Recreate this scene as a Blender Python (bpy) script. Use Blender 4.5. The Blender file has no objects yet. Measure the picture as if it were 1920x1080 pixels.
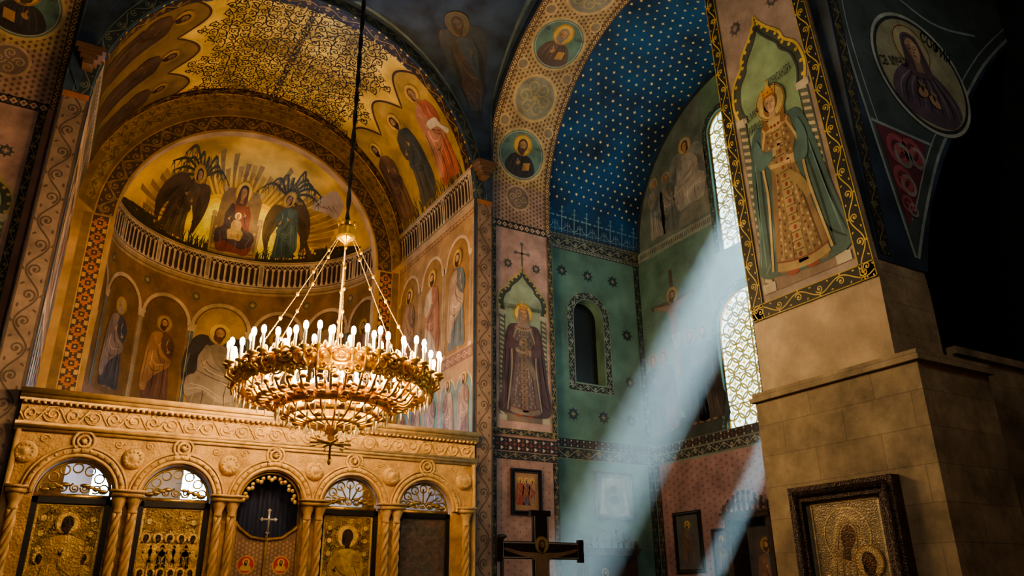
import bpy, bmesh, math, random
import numpy as np
from mathutils import Vector, Matrix
from mathutils.geometry import tessellate_polygon
rnd=random.Random(11)
PI=math.pi
SC=bpy.context.scene
COL=SC.collection
try:
    SC.view_settings.view_transform='AgX';SC.view_settings.look='AgX - Medium High Contrast'
except Exception:pass
# ------------------------------------------------------------------ materials
def newmat(name):
    m=bpy.data.materials.new(name);m.use_nodes=True
    nt=m.node_tree;b=nt.nodes['Principled BSDF'];return m,nt,b
def mat(name,c,rough=.65,metal=0.,amt=.25,scale=3.,bump=.0,bscale=30.,c2=None,voro=False):
    m,nt,b=newmat(name);N=nt.nodes;L=nt.links
    tc=N.new('ShaderNodeTexCoord');no=N.new('ShaderNodeTexNoise');no.inputs['Scale'].default_value=scale;no.inputs['Detail'].default_value=6
    L.new(tc.outputs['Object'],no.inputs['Vector'])
    r=N.new('ShaderNodeValToRGB');r.color_ramp.elements[0].position=.3;r.color_ramp.elements[1].position=.7
    a=[max(0,x*(1-amt)) for x in c];d=c2 or [x*(1+amt) for x in c]
    r.color_ramp.elements[0].color=(*a,1);r.color_ramp.elements[1].color=(*d,1)
    L.new(no.outputs['Fac'],r.inputs[0]);L.new(r.outputs[0],b.inputs['Base Color'])
    b.inputs['Roughness'].default_value=rough;b.inputs['Metallic'].default_value=metal
    if bump:
        t=N.new('ShaderNodeTexVoronoi' if voro else 'ShaderNodeTexNoise');t.inputs['Scale'].default_value=bscale
        L.new(tc.outputs['Object'],t.inputs['Vector'])
        bp=N.new('ShaderNodeBump');bp.inputs['Strength'].default_value=bump;bp.inputs['Distance'].default_value=.02
        L.new(t.outputs[0],bp.inputs['Height']);L.new(bp.outputs[0],b.inputs['Normal'])
    return m
def paintmat(name,rough=.6,metal=0.,emit=0.,amt=.35,scale=2.5,bump=.0,bscale=40):
    m,nt,b=newmat(name);N=nt.nodes;L=nt.links
    at=N.new('ShaderNodeAttribute');at.attribute_name='Col'
    tc=N.new('ShaderNodeTexCoord');no=N.new('ShaderNodeTexNoise');no.inputs['Scale'].default_value=scale;no.inputs['Detail'].default_value=8;no.inputs['Roughness'].default_value=.65
    L.new(tc.outputs['Object'],no.inputs['Vector'])
    mr=N.new('ShaderNodeMapRange');mr.inputs['From Min'].default_value=.3;mr.inputs['From Max'].default_value=.7;mr.inputs['To Min'].default_value=1-amt;mr.inputs['To Max'].default_value=1+amt*.6
    L.new(no.outputs['Fac'],mr.inputs['Value'])
    vm=N.new('ShaderNodeVectorMath');vm.operation='SCALE';L.new(at.outputs['Color'],vm.inputs[0]);L.new(mr.outputs[0],vm.inputs['Scale'])
    L.new(vm.outputs[0],b.inputs['Base Color'])
    b.inputs['Roughness'].default_value=rough;b.inputs['Metallic'].default_value=metal
    if emit:
        L.new(vm.outputs[0],b.inputs['Emission Color']);b.inputs['Emission Strength'].default_value=emit
    if bump:
        t=N.new('ShaderNodeTexNoise');t.inputs['Scale'].default_value=bscale;L.new(tc.outputs['Object'],t.inputs['Vector'])
        bp=N.new('ShaderNodeBump');bp.inputs['Strength'].default_value=bump;bp.inputs['Distance'].default_value=.02
        L.new(t.outputs[0],bp.inputs['Height']);L.new(bp.outputs[0],b.inputs['Normal'])
    return m
M_paint=paintmat('mural_paint',amt=.45,scale=2.0)
M_gilt=paintmat('mural_gilt',rough=.42,metal=.4,amt=.5,scale=1.3)
M_relief=paintmat('gilded_relief',rough=.4,metal=.3,amt=.45,scale=9,bump=.9,bscale=28)
M_glass=paintmat('stained_glass',rough=.3,emit=1.4,amt=.3,scale=1.5)
M_glass2=paintmat('apse_window_glass',rough=.3,emit=55.,amt=.3,scale=2.5)
M_stonec=mat('carved_limestone',(.50,.31,.12),.75,amt=.3,scale=4,bump=.7,bscale=22,voro=True)
M_stoner=mat('carved_limestone_relief',(.58,.37,.15),.7,amt=.25,scale=6,bump=.2,bscale=60)
M_gold=mat('gilt_brass',(.86,.53,.05),.30,.65,amt=.25,scale=14)
M_dgold=mat('dark_gilt',(.42,.28,.08),.4,.7,amt=.35,scale=10)
M_candle=mat('candle_tube',(.9,.8,.6),.4,amt=.05)
M_black=mat('black_lacquer',(.012,.010,.009),.4,amt=.3)
M_wood=mat('dark_carved_wood',(.05,.026,.014),.45,amt=.5,scale=12,bump=.8,bscale=45,voro=True)
M_rope=mat('rope_black',(.01,.01,.012),.7)
M_crystal=mat('crystal_drop',(.95,.85,.6),.08,.2)
M_curtain=mat('navy_curtain',(.012,.018,.06),.8)
M_dark=mat('dark_plaster',(.012,.012,.013),.9,amt=.4)  # near-black colour carries the side bay's shade
M_navy=mat('navy_fresco',(.022,.040,.072),.7,amt=.65,scale=1.6)
M_teal=mat('mint_fresco',(.12,.22,.175),.75,amt=.4,scale=1.1)
M_blue=mat('blue_vault',(.005,.052,.145),.7,amt=.65,scale=.9)
M_pink=mat('rose_plaster',(.36,.20,.17),.75,amt=.2,scale=2)
M_ochre=mat('ochre_plaster',(.34,.21,.09),.7,amt=.4,scale=1.5)
M_goldwall=mat('gilded_fresco_ground',(.70,.44,.075),.42,.40,amt=.55,scale=1.1)
M_conch=mat('conch_gold_ground',(.62,.38,.06),.42,.35,amt=.5,scale=.9)
M_floor=mat('stone_floor',(.16,.12,.09),.5,amt=.3,scale=2)
def stone_mat():
    m,nt,b=newmat('ashlar_limestone');N=nt.nodes;L=nt.links
    tc=N.new('ShaderNodeTexCoord');sep=N.new('ShaderNodeSeparateXYZ');L.new(tc.outputs['Object'],sep.inputs[0])
    ad=N.new('ShaderNodeMath');ad.operation='ADD';L.new(sep.outputs[0],ad.inputs[0]);L.new(sep.outputs[1],ad.inputs[1])
    cb=N.new('ShaderNodeCombineXYZ');L.new(ad.outputs[0],cb.inputs[0]);L.new(sep.outputs[2],cb.inputs[1])
    br=N.new('ShaderNodeTexBrick');br.inputs['Scale'].default_value=1.;br.inputs['Brick Width'].default_value=.95;br.inputs['Row Height'].default_value=.42;br.inputs['Mortar Size'].default_value=.006
    br.inputs['Color1'].default_value=(.40,.325,.215,1);br.inputs['Color2'].default_value=(.33,.265,.175,1);br.inputs['Mortar'].default_value=(.25,.20,.135,1)
    L.new(cb.outputs[0],br.inputs['Vector'])
    no=N.new('ShaderNodeTexNoise');no.inputs['Scale'].default_value=1.8;no.inputs['Detail'].default_value=12;no.inputs['Roughness'].default_value=.7;L.new(tc.outputs['Object'],no.inputs['Vector'])
    mr=N.new('ShaderNodeMapRange');mr.inputs['From Min'].default_value=.3;mr.inputs['From Max'].default_value=.7;mr.inputs['To Min'].default_value=.35;mr.inputs['To Max'].default_value=1.2;L.new(no.outputs['Fac'],mr.inputs[0])
    vm=N.new('ShaderNodeVectorMath');vm.operation='SCALE';L.new(br.outputs['Color'],vm.inputs[0]);L.new(mr.outputs[0],vm.inputs['Scale']);L.new(vm.outputs[0],b.inputs['Base Color'])
    bp=N.new('ShaderNodeBump');bp.inputs['Strength'].default_value=.5;bp.inputs['Distance'].default_value=.02;L.new(no.outputs['Fac'],bp.inputs['Height']);L.new(bp.outputs[0],b.inputs['Normal'])
    b.inputs['Roughness'].default_value=.8
    return m
M_stone=stone_mat()
def emitmat(name,c,s,samp=True):
    m,nt,b=newmat(name);b.inputs['Base Color'].default_value=(*c,1);b.inputs['Emission Color'].default_value=(*c,1);b.inputs['Emission Strength'].default_value=s
    if not samp:
        try:m.cycles.emission_sampling='NONE'
        except Exception:pass
    return m
M_bulb=emitmat('flame_bulb',(1,.76,.42),60,False)
def volmat(name,dens,col=(.85,.95,1)):
    m=bpy.data.materials.new(name);m.use_nodes=True;nt=m.node_tree;nt.nodes.clear()
    vs=nt.nodes.new('ShaderNodeVolumeScatter');vs.inputs['Density'].default_value=dens;vs.inputs['Color'].default_value=(*col,1)
    oo=nt.nodes.new('ShaderNodeOutputMaterial');nt.links.new(vs.outputs[0],oo.inputs['Volume']);return m
# ------------------------------------------------------------------ mesh helpers
def mkobj(name,verts,faces,m,parent=None,smooth=False,cols=None):
    me=bpy.data.meshes.new(name);me.from_pydata([tuple(v) for v in verts],[],[tuple(f) for f in faces]);me.materials.append(m)
    if smooth: me.polygons.foreach_set('use_smooth',[True]*len(me.polygons))
    if cols is not None:
        a=me.color_attributes.new('Col','FLOAT_COLOR','POINT');a.data.foreach_set('color',np.asarray(cols,dtype=np.float32).ravel())
    me.update()
    o=bpy.data.objects.new(name,me);COL.objects.link(o)
    if parent:o.parent=parent
    return o
def empty(name):
    o=bpy.data.objects.new(name,None);COL.objects.link(o);return o
class MB:
    def __init__(s):s.V=[];s.F=[]
    def add(s,v,f):
        n=len(s.V);s.V+= [tuple(p) for p in v];s.F+=[tuple(i+n for i in q) for q in f]
    def box(s,a,b):
        x0,y0,z0=a;x1,y1,z1=b
        s.add([(x0,y0,z0),(x1,y0,z0),(x1,y1,z0),(x0,y1,z0),(x0,y0,z1),(x1,y0,z1),(x1,y1,z1),(x0,y1,z1)],
              [(0,3,2,1),(4,5,6,7),(0,1,5,4),(1,2,6,5),(2,3,7,6),(3,0,4,7)])
    def lathe(s,prof,c,n=24,axis='Z'):
        v=[];f=[];k=len(prof)
        for i in range(n):
            a=2*PI*i/n
            for r,z in prof:
                if axis=='Z':v.append((c[0]+r*math.cos(a),c[1]+r*math.sin(a),c[2]+z))
                else:v.append((c[0]+r*math.cos(a),c[1]+z,c[2]+r*math.sin(a)))
        for i in range(n):
            j=(i+1)%n
            for q in range(k-1):f.append((i*k+q,j*k+q,j*k+q+1,i*k+q+1))
        s.add(v,f)
    def ell(s,c,r,n=10,m=7):
        v=[];f=[]
        for i in range(m+1):
            t=PI*i/m
            for j in range(n):
                a=2*PI*j/n;v.append((c[0]+r[0]*math.sin(t)*math.cos(a),c[1]+r[1]*math.sin(t)*math.sin(a),c[2]+r[2]*math.cos(t)))
        for i in range(m):
            for j in range(n):f.append((i*n+j,(i+1)*n+j,(i+1)*n+(j+1)%n,i*n+(j+1)%n))
        s.add(v,f)
    def tube(s,pts,r,n=6,closed=False):
        if len(pts)<2:return
        P=np.array(pts,float);k=len(P);rr=np.broadcast_to(np.asarray(r,float),(k,)) if np.ndim(r)==0 or len(r)==k else np.interp(np.linspace(0,1,k),np.linspace(0,1,len(r)),r)
        if closed:T=np.roll(P,-1,0)-np.roll(P,1,0)
        else:T=np.gradient(P,axis=0)
        T/=np.linalg.norm(T,axis=1)[:,None]+1e-9
        ref=np.array([0,0,1.]) if abs(T[:,2]).mean()<.8 else np.array([0,1.,0])
        ref=np.array([0,1.,0]) if np.ptp(P[:,1])<1e-4 else ref
        A=np.cross(T,ref);A/=np.linalg.norm(A,axis=1)[:,None]+1e-9;B=np.cross(A,T)
        v=[]
        for j in range(n):
            a=2*PI*j/n;v.append(P+(A*math.cos(a)+B*math.sin(a))*rr[:,None])
        v=np.array(v).transpose(1,0,2).reshape(-1,3);f=[]
        for i in range(k if closed else k-1):
            i2=(i+1)%k
            for j in range(n):f.append((i*n+j,i*n+(j+1)%n,i2*n+(j+1)%n,i2*n+j))
        if not closed:f.append(tuple(range(n)));f.append(tuple((k-1)*n+j for j in range(n)))
        s.add(v,f)
    def obj(s,name,m,parent=None,smooth=False):return mkobj(name,s.V,s.F,m,parent,smooth)
def box(name,a,b,m,parent=None):
    B=MB();B.box(a,b);return B.obj(name,m,parent)
def grid(name,f,ns,nt,m,parent=None,smooth=True):
    v=[f(i/ns,j/nt) for i in range(ns+1) for j in range(nt+1)]
    F=[(i*(nt+1)+j,(i+1)*(nt+1)+j,(i+1)*(nt+1)+j+1,i*(nt+1)+j+1) for i in range(ns) for j in range(nt)]
    return mkobj(name,v,F,m,parent,smooth)
def frame(o,u,v):
    u=Vector(u);v=Vector(v);n=u.cross(v)
    M=Matrix.Identity(4)
    for i in range(3):M[i][0]=u[i];M[i][1]=v[i];M[i][2]=n[i];M[i][3]=o[i]
    return M
def slab(name,loops,depth,M,m,parent=None):
    cu=bpy.data.curves.new(name,'CURVE');cu.dimensions='2D';cu.fill_mode='BOTH';cu.extrude=depth/2
    for lp in loops:
        sp=cu.splines.new('POLY');sp.points.add(len(lp)-1)
        for i,p in enumerate(lp):sp.points[i].co=(p[0],p[1],0,1)
        sp.use_cyclic_u=True
    ob=bpy.data.objects.new('tmp',cu);COL.objects.link(ob);bpy.context.view_layer.update()
    me=bpy.data.meshes.new_from_object(ob.evaluated_get(bpy.context.evaluated_depsgraph_get()))
    bpy.data.objects.remove(ob)
    me.transform(Matrix.Translation((0,0,-depth/2)));me.transform(M)
    me.name=name;me.materials.clear();me.materials.append(m)
    o=bpy.data.objects.new(name,me);COL.objects.link(o)
    if parent:o.parent=parent
    return o
def archp(cx,z0,zs,r,n=28):
    return [(cx-r,z0),(cx+r,z0)]+[(cx+r*math.cos(PI*i/n),zs+r*math.sin(PI*i/n)) for i in range(n+1)]
def cr(pts,n=6,closed=True):
    P=np.array(pts,float);k=len(P);o=[]
    for i in (range(k) if closed else range(k-1)):
        if closed:a,b,c,d=P[(i-1)%k],P[i],P[(i+1)%k],P[(i+2)%k]
        else:a,b,c,d=P[max(i-1,0)],P[i],P[i+1],P[min(i+2,k-1)]
        for j in range(n):
            t=j/n;o.append(.5*((2*b)+(c-a)*t+(2*a-5*b+4*c-d)*t*t+(3*b-a-3*c+d)*t**3))
    if not closed:o.append(P[-1])
    return np.array(o)
# ------------------------------------------------------------------ mural painter
class Paint:
    def __init__(s,mp,maxlen=None,off=.003):
        s.mp=mp;s.maxlen=maxlen;s.off=off;s.V=[];s.O=[];s.C=[];s.F=[];s.n=0;s.tf=None
    def add(s,v,f,c,L):
        v=np.asarray(v,float)
        if s.tf:v=s.tf(v)
        s.V.append(v);s.O.append(np.full(len(v),L*s.off));s.C.append(np.tile(np.array([*c[:3],1.]),(len(v),1)))
        n=s.n;s.F+=[tuple(i+n for i in q) for q in f];s.n+=len(v)
    def poly(s,pts,c,L=1,smooth=0):
        if smooth:pts=cr(pts,smooth)
        pts=np.asarray(pts,float)
        t=tessellate_polygon([[Vector((p[0],p[1],0)) for p in pts]])
        V=pts;F=[tuple(q) for q in t]
        if s.maxlen:
            T=V[np.array(F)] if len(F) else np.zeros((0,3,2))
            for _ in range(6):
                e=np.max(np.linalg.norm(T-np.roll(T,1,1),axis=2),axis=1);big=e>s.maxlen
                if not big.any():break
                B=T[big];a,b,d=B[:,0],B[:,1],B[:,2];ab=(a+b)/2;bd=(b+d)/2;da=(d+a)/2
                T=np.concatenate([T[~big],np.stack([a,ab,da],1),np.stack([ab,b,bd],1),np.stack([da,bd,d],1),np.stack([ab,bd,da],1)])
            V=T.reshape(-1,2);F=[(3*i,3*i+1,3*i+2) for i in range(len(T))]
        s.add(V,F,c,L)
    def stroke(s,pts,w,c,L=1,smooth=0,closed=False):
        if smooth:pts=cr(pts,smooth,closed)
        P=np.asarray(pts,float);k=len(P)
        if k<2:return
        if s.maxlen and k==2:
            m=max(2,int(np.linalg.norm(P[1]-P[0])/s.maxlen)+2);P=np.linspace(P[0],P[1],m);k=m
        if closed:P=np.vstack([P,P[:1],P[1:2]]);k=len(P)
        T=np.gradient(P,axis=0)
        if closed:T[0]=T[-2];
        T/=np.linalg.norm(T,axis=1)[:,None]+1e-9;N=np.stack([-T[:,1],T[:,0]],1)
        w=np.broadcast_to(np.asarray(w,float),(k,)) if np.ndim(w)==0 else np.interp(np.linspace(0,1,k),np.linspace(0,1,len(w)),w)
        if closed:P=P[:-1];N=N[:-1];w=w[:-1];k-=1
        V=np.concatenate([P+N*w[:,None]/2,P-N*w[:,None]/2]);F=[(i,i+1,k+i+1,k+i) for i in range(k-1)]
        s.add(V,F,c,L)
    def circ(s,x,y,rx,ry,c,L=1,n=18,rot=0):
        a=np.linspace(0,2*PI,n,endpoint=False);X=rx*np.cos(a);Y=ry*np.sin(a);cs,sn=math.cos(rot),math.sin(rot)
        V=np.vstack([[x,y],np.stack([x+X*cs-Y*sn,y+X*sn+Y*cs],1)])
        if s.maxlen and max(rx,ry)>s.maxlen:
            k=int(max(rx,ry)/s.maxlen)+2;V=[[x,y]];F=[]
            for q in range(1,k+1):
                g=q/k;V+=np.stack([x+(X*cs-Y*sn)*g,y+(X*sn+Y*cs)*g],1).tolist()
            F=[(0,1+i,1+(i+1)%n) for i in range(n)]
            for q in range(1,k):
                b0=1+(q-1)*n;b1=1+q*n;F+=[(b0+i,b1+i,b1+(i+1)%n,b0+(i+1)%n) for i in range(n)]
            s.add(V,F,c,L);return
        s.add(V,[(0,1+i,1+(i+1)%n) for i in range(n)],c,L)
    def ring(s,x,y,r0,r1,c,L=1,n=32):
        a=np.linspace(0,2*PI,n,endpoint=False);C=np.stack([np.cos(a),np.sin(a)],1)
        s.add(np.vstack([C*r0+[x,y],C*r1+[x,y]]),[(i,(i+1)%n,n+(i+1)%n,n+i) for i in range(n)],c,L)
    def rect(s,u0,v0,u1,v1,c,L=1):
        nu=nv=1
        if s.maxlen:nu=int(abs(u1-u0)/s.maxlen)+1;nv=int(abs(v1-v0)/s.maxlen)+1
        V=[(u0+(u1-u0)*i/nu,v0+(v1-v0)*j/nv) for i in range(nu+1) for j in range(nv+1)]
        F=[(i*(nv+1)+j,(i+1)*(nv+1)+j,(i+1)*(nv+1)+j+1,i*(nv+1)+j+1) for i in range(nu) for j in range(nv)]
        s.add(V,F,c,L)
    def star(s,x,y,r,k,c,L=1,inner=.45):
        a=[(x+(r if i%2==0 else r*inner)*math.cos(PI*i/k),y+(r if i%2==0 else r*inner)*math.sin(PI*i/k)) for i in range(2*k)]
        V=[(x,y)]+a;n=2*k;s.add(V,[(0,1+i,1+(i+1)%n) for i in range(n)],c,L)
    def text(s,txt,x,y,size,c,L=1,rot=0,sx=1.):
        t=bpy.data.curves.new('t','FONT');t.body=txt;t.size=size;t.align_x='CENTER';t.resolution_u=3
        ob=bpy.data.objects.new('tmp',t);COL.objects.link(ob);bpy.context.view_layer.update()
        me=bpy.data.meshes.new_from_object(ob.evaluated_get(bpy.context.evaluated_depsgraph_get()))
        cs,sn=math.cos(rot),math.sin(rot)
        V=[(x+v.co.x*sx*cs-v.co.y*sn,y+v.co.x*sx*sn+v.co.y*cs) for v in me.vertices];F=[tuple(p.vertices) for p in me.polygons]
        bpy.data.objects.remove(ob);bpy.data.meshes.remove(me)
        if V:s.add(V,F,c,L)
    def build(s,name,m=None,parent=None):
        V=np.concatenate(s.V);O=np.concatenate(s.O);C=np.concatenate(s.C)
        return mkobj(name,s.mp(V[:,0],V[:,1],O),s.F,m or M_paint,parent,cols=C)
def plmap(o,u,v):
    o=np.array(o,float);u=np.array(u,float);v=np.array(v,float);n=np.cross(u,v)
    return lambda a,b,d:o+a[:,None]*u+b[:,None]*v+d[:,None]*n
def straight(u0,v0,u1,v1):
    d=np.array([u1-u0,v1-v0],float);l=np.linalg.norm(d);d/=l;n=np.array([-d[1],d[0]])
    return (lambda v:np.array([u0,v0])+v[:,:1]*d+v[:,1:2]*n),l
def arc(cx,cy,r,a0,a1):
    sg=1 if a1>a0 else -1
    def f(v):
        a=a0+sg*v[:,0]/r;R=r-sg*v[:,1]
        return np.stack([cx+R*np.cos(a),cy+R*np.sin(a)],1)
    return f,abs(a1-a0)*r
def spiral(cx,cy,r0,r1,a0,turns,n=26):
    t=np.linspace(0,1,n);a=a0+2*PI*turns*t;r=r0+(r1-r0)*t**.8
    return np.stack([cx+r*np.cos(a),cy+r*np.sin(a)],1)
def band(P,path,w,bg,fg,L=1,style='scroll',unit=None,edge=None,third=None):
    f,l=path;unit=unit or w*1.6;n=max(1,round(l/unit));U=l/n;old=P.maxlen
    P.tf=f;P.maxlen=old or .25
    P.rect(0,-w/2,l,w/2,bg,L)
    if edge:
        for t in(-w*.46,w*.46):P.stroke([(0,t),(l,t)],w*.07,edge,L+1)
    for k in range(n):
        x=k*U
        if style=='scroll':
            sg=1 if k%2==0 else -1
            t=np.linspace(0,1,9);P.stroke(np.stack([x+t*U,sg*w*.30*np.sin(PI*t)],1),w*.07,fg,L+1)
            P.stroke(spiral(x+U*.5,-sg*w*.02,w*.27,w*.05,PI*.9 if sg>0 else -PI*.9,-1.35*sg,18),[w*.08,w*.05],fg,L+1.2)
            P.circ(x+U*.5,0,w*.07,w*.07,fg,L+1.3,8)
            for q in((.08,-.3),(.92,-.3),(.5,.40)):P.circ(x+U*q[0],sg*w*q[1],w*.09,w*.045,fg,L+1.3,8,rot=sg*q[0])
        elif style=='diamond':
            h=w*.36
            P.poly([(x+U*.05,0),(x+U*.5,h),(x+U*.95,0),(x+U*.5,-h)],fg,L+1);P.poly([(x+U*.3,0),(x+U*.5,h*.5),(x+U*.7,0),(x+U*.5,-h*.5)],third or bg,L+2)
            for sy in(-1,1):P.circ(x,sy*h*.7,w*.08,w*.08,third or fg,L+1,6)
        elif style=='mosaic':
            for r in(-1,0,1):
                xx=x+(U/2 if r==0 else 0);cc=fg if r else (third or fg)
                P.star(xx+U*.25,r*w*.28,w*.16,3,cc,L+1,.6)
                P.circ(xx+U*.75,r*w*.28,w*.07,w*.07,third or fg,L+1,6)
        elif style=='step':
            e=w/8
            for (dx,dy,ww) in((0,-3.2,1),(0,-2.2,3),(0,-1.2,5),(0,-.2,7),(0,.8,5),(0,1.8,3),(0,2.8,1)):
                P.rect(x+U/2+(dy-.4)*e,-ww*e/2,x+U/2+(dy+.5)*e,ww*e/2,fg,L+1)
            P.rect(x+U/2-e*1.2,-e*1.2,x+U/2+e*1.2,e*1.2,bg,L+2);P.rect(x+U/2-e*.45,-e*.45,x+U/2+e*.45,e*.45,third or fg,L+3)
            for sy in(-1,1):P.rect(x-e*1.1,sy*w*.30-e*.8,x+e*1.1,sy*w*.30+e*.8,third or fg,L+1)
        elif style=='chain':
            P.ring(x+U/2,0,w*.22,w*.3,fg,L+1,16);P.star(x+U/2,0,w*.14,4,third or fg,L+1);P.circ(x,0,w*.1,w*.1,fg,L+1,8)
        elif style=='hatch':
            P.poly([(x,-w*.4),(x+U*.45,-w*.4),(x+U*.85,w*.4),(x+U*.4,w*.4)],fg,L+1)
    P.tf=None;P.maxlen=old
def dk(c,k=.5):return tuple(x*k for x in c)
def lt(c,k=1.5,a=.02):return tuple(min(1,x*k+a) for x in c)
GOLD=(.66,.42,.10);SKIN=(.42,.24,.12);CREAM=(.62,.50,.34)
def head(P,x,y,h,L,skin=SKIN,hair=(.05,.025,.012),beard=True,halo=GOLD,crown=False,veil=None,fl=1,rim=(.2,.08,.02),tilt=0.):
    tf0=P.tf
    if tilt:
        cs,sn=math.cos(tilt),math.sin(tilt)
        def tf(v):
            X=v[:,0]-x;Y=v[:,1]-y;w=np.stack([x+X*cs-Y*sn,y+X*sn+Y*cs],1);return tf0(w) if tf0 else w
        P.tf=tf
    if halo:
        P.circ(x,y+.06*h,h*.80,h*.80,halo,L,26);P.ring(x,y+.06*h,h*.73,h*.77,rim,L+.6,28)
    if veil:
        P.poly([(x-.5*h,y-.75*h),(x-.46*h,y),(x-.34*h,y+.44*h),(x,y+.58*h),(x+.34*h,y+.44*h),(x+.46*h,y),(x+.5*h,y-.75*h),(x,y-.95*h)],veil,L+1.2,5)
        P.stroke([(x-.36*h,y-.5*h),(x-.36*h,y),(x-.24*h,y+.38*h),(x,y+.47*h),(x+.24*h,y+.38*h),(x+.36*h,y),(x+.36*h,y-.5*h)],h*.04,dk(veil,.45),L+1.4,5)
    else:P.circ(x,y+.06*h,h*.40,h*.48,hair,L+1.2,16);P.circ(x-fl*.12*h,y-.25*h,h*.30,h*.34,hair,L+1.2,12)
    P.poly([(x-.14*h,y-.2*h),(x+.14*h,y-.2*h),(x+.17*h,y-.75*h),(x-.17*h,y-.75*h)],dk(skin,.7),L+1.5)
    P.poly([(x-.26*h,y+.2*h),(x,y+.40*h),(x+.26*h,y+.2*h),(x+.27*h,y-.1*h),(x+.16*h,y-.34*h),(x,y-.44*h),(x-.16*h,y-.34*h),(x-.27*h,y-.1*h)],skin,L+2,4)
    P.poly([(x+fl*.02*h,y+.3*h),(x+fl*.2*h,y+.15*h),(x+fl*.2*h,y-.15*h),(x+fl*.04*h,y-.05*h)],lt(skin,1.25,0),L+2.2,3)
    P.poly([(x-fl*.26*h,y+.15*h),(x-fl*.17*h,y+.1*h),(x-fl*.14*h,y-.32*h),(x-fl*.27*h,y-.1*h)],dk(skin,.6),L+2.2,3)
    if beard:P.poly([(x-.28*h,y-.04*h),(x-.15*h,y-.2*h),(x,y-.15*h),(x+.15*h,y-.2*h),(x+.28*h,y-.04*h),(x+.2*h,y-.5*h),(x,y-.68*h),(x-.2*h,y-.5*h)],hair,L+2.6,3)
    for sx in(-1,1):
        P.circ(x+sx*.12*h,y+.03*h,h*.05,h*.022,(.02,.01,.008),L+3,8);P.stroke([(x+sx*.05*h,y+.1*h),(x+sx*.12*h,y+.13*h),(x+sx*.21*h,y+.09*h)],h*.025,dk(skin,.3),L+3)
    P.stroke([(x+fl*.01*h,y+.08*h),(x+fl*.035*h,y-.08*h),(x-fl*.03*h,y-.11*h)],h*.025,dk(skin,.45),L+3)
    P.stroke([(x-.07*h,y-.21*h),(x+.07*h,y-.21*h)],h*.03,(.25,.07,.04),L+3)
    if crown:
        P.poly([(x-.32*h,y+.30*h),(x+.32*h,y+.30*h),(x+.42*h,y+.78*h),(x+.2*h,y+.60*h),(x,y+.98*h),(x-.2*h,y+.60*h),(x-.42*h,y+.78*h)],(.50,.29,.07),L+3.2)
        P.stroke([(x-.31*h,y+.36*h),(x+.31*h,y+.36*h)],h*.08,(.30,.10,.03),L+3.4);P.stroke([(x,y+.95*h),(x,y+1.2*h)],h*.05,(.50,.29,.07),L+3.4);P.stroke([(x-.08*h,y+1.1*h),(x+.08*h,y+1.1*h)],h*.05,(.50,.29,.07),L+3.4)
        for q in(-.25,0,.25):P.circ(x+q*h,y+.52*h,h*.05,h*.05,(.35,.03,.03),L+3.6,8)
    P.tf=tf0
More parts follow.
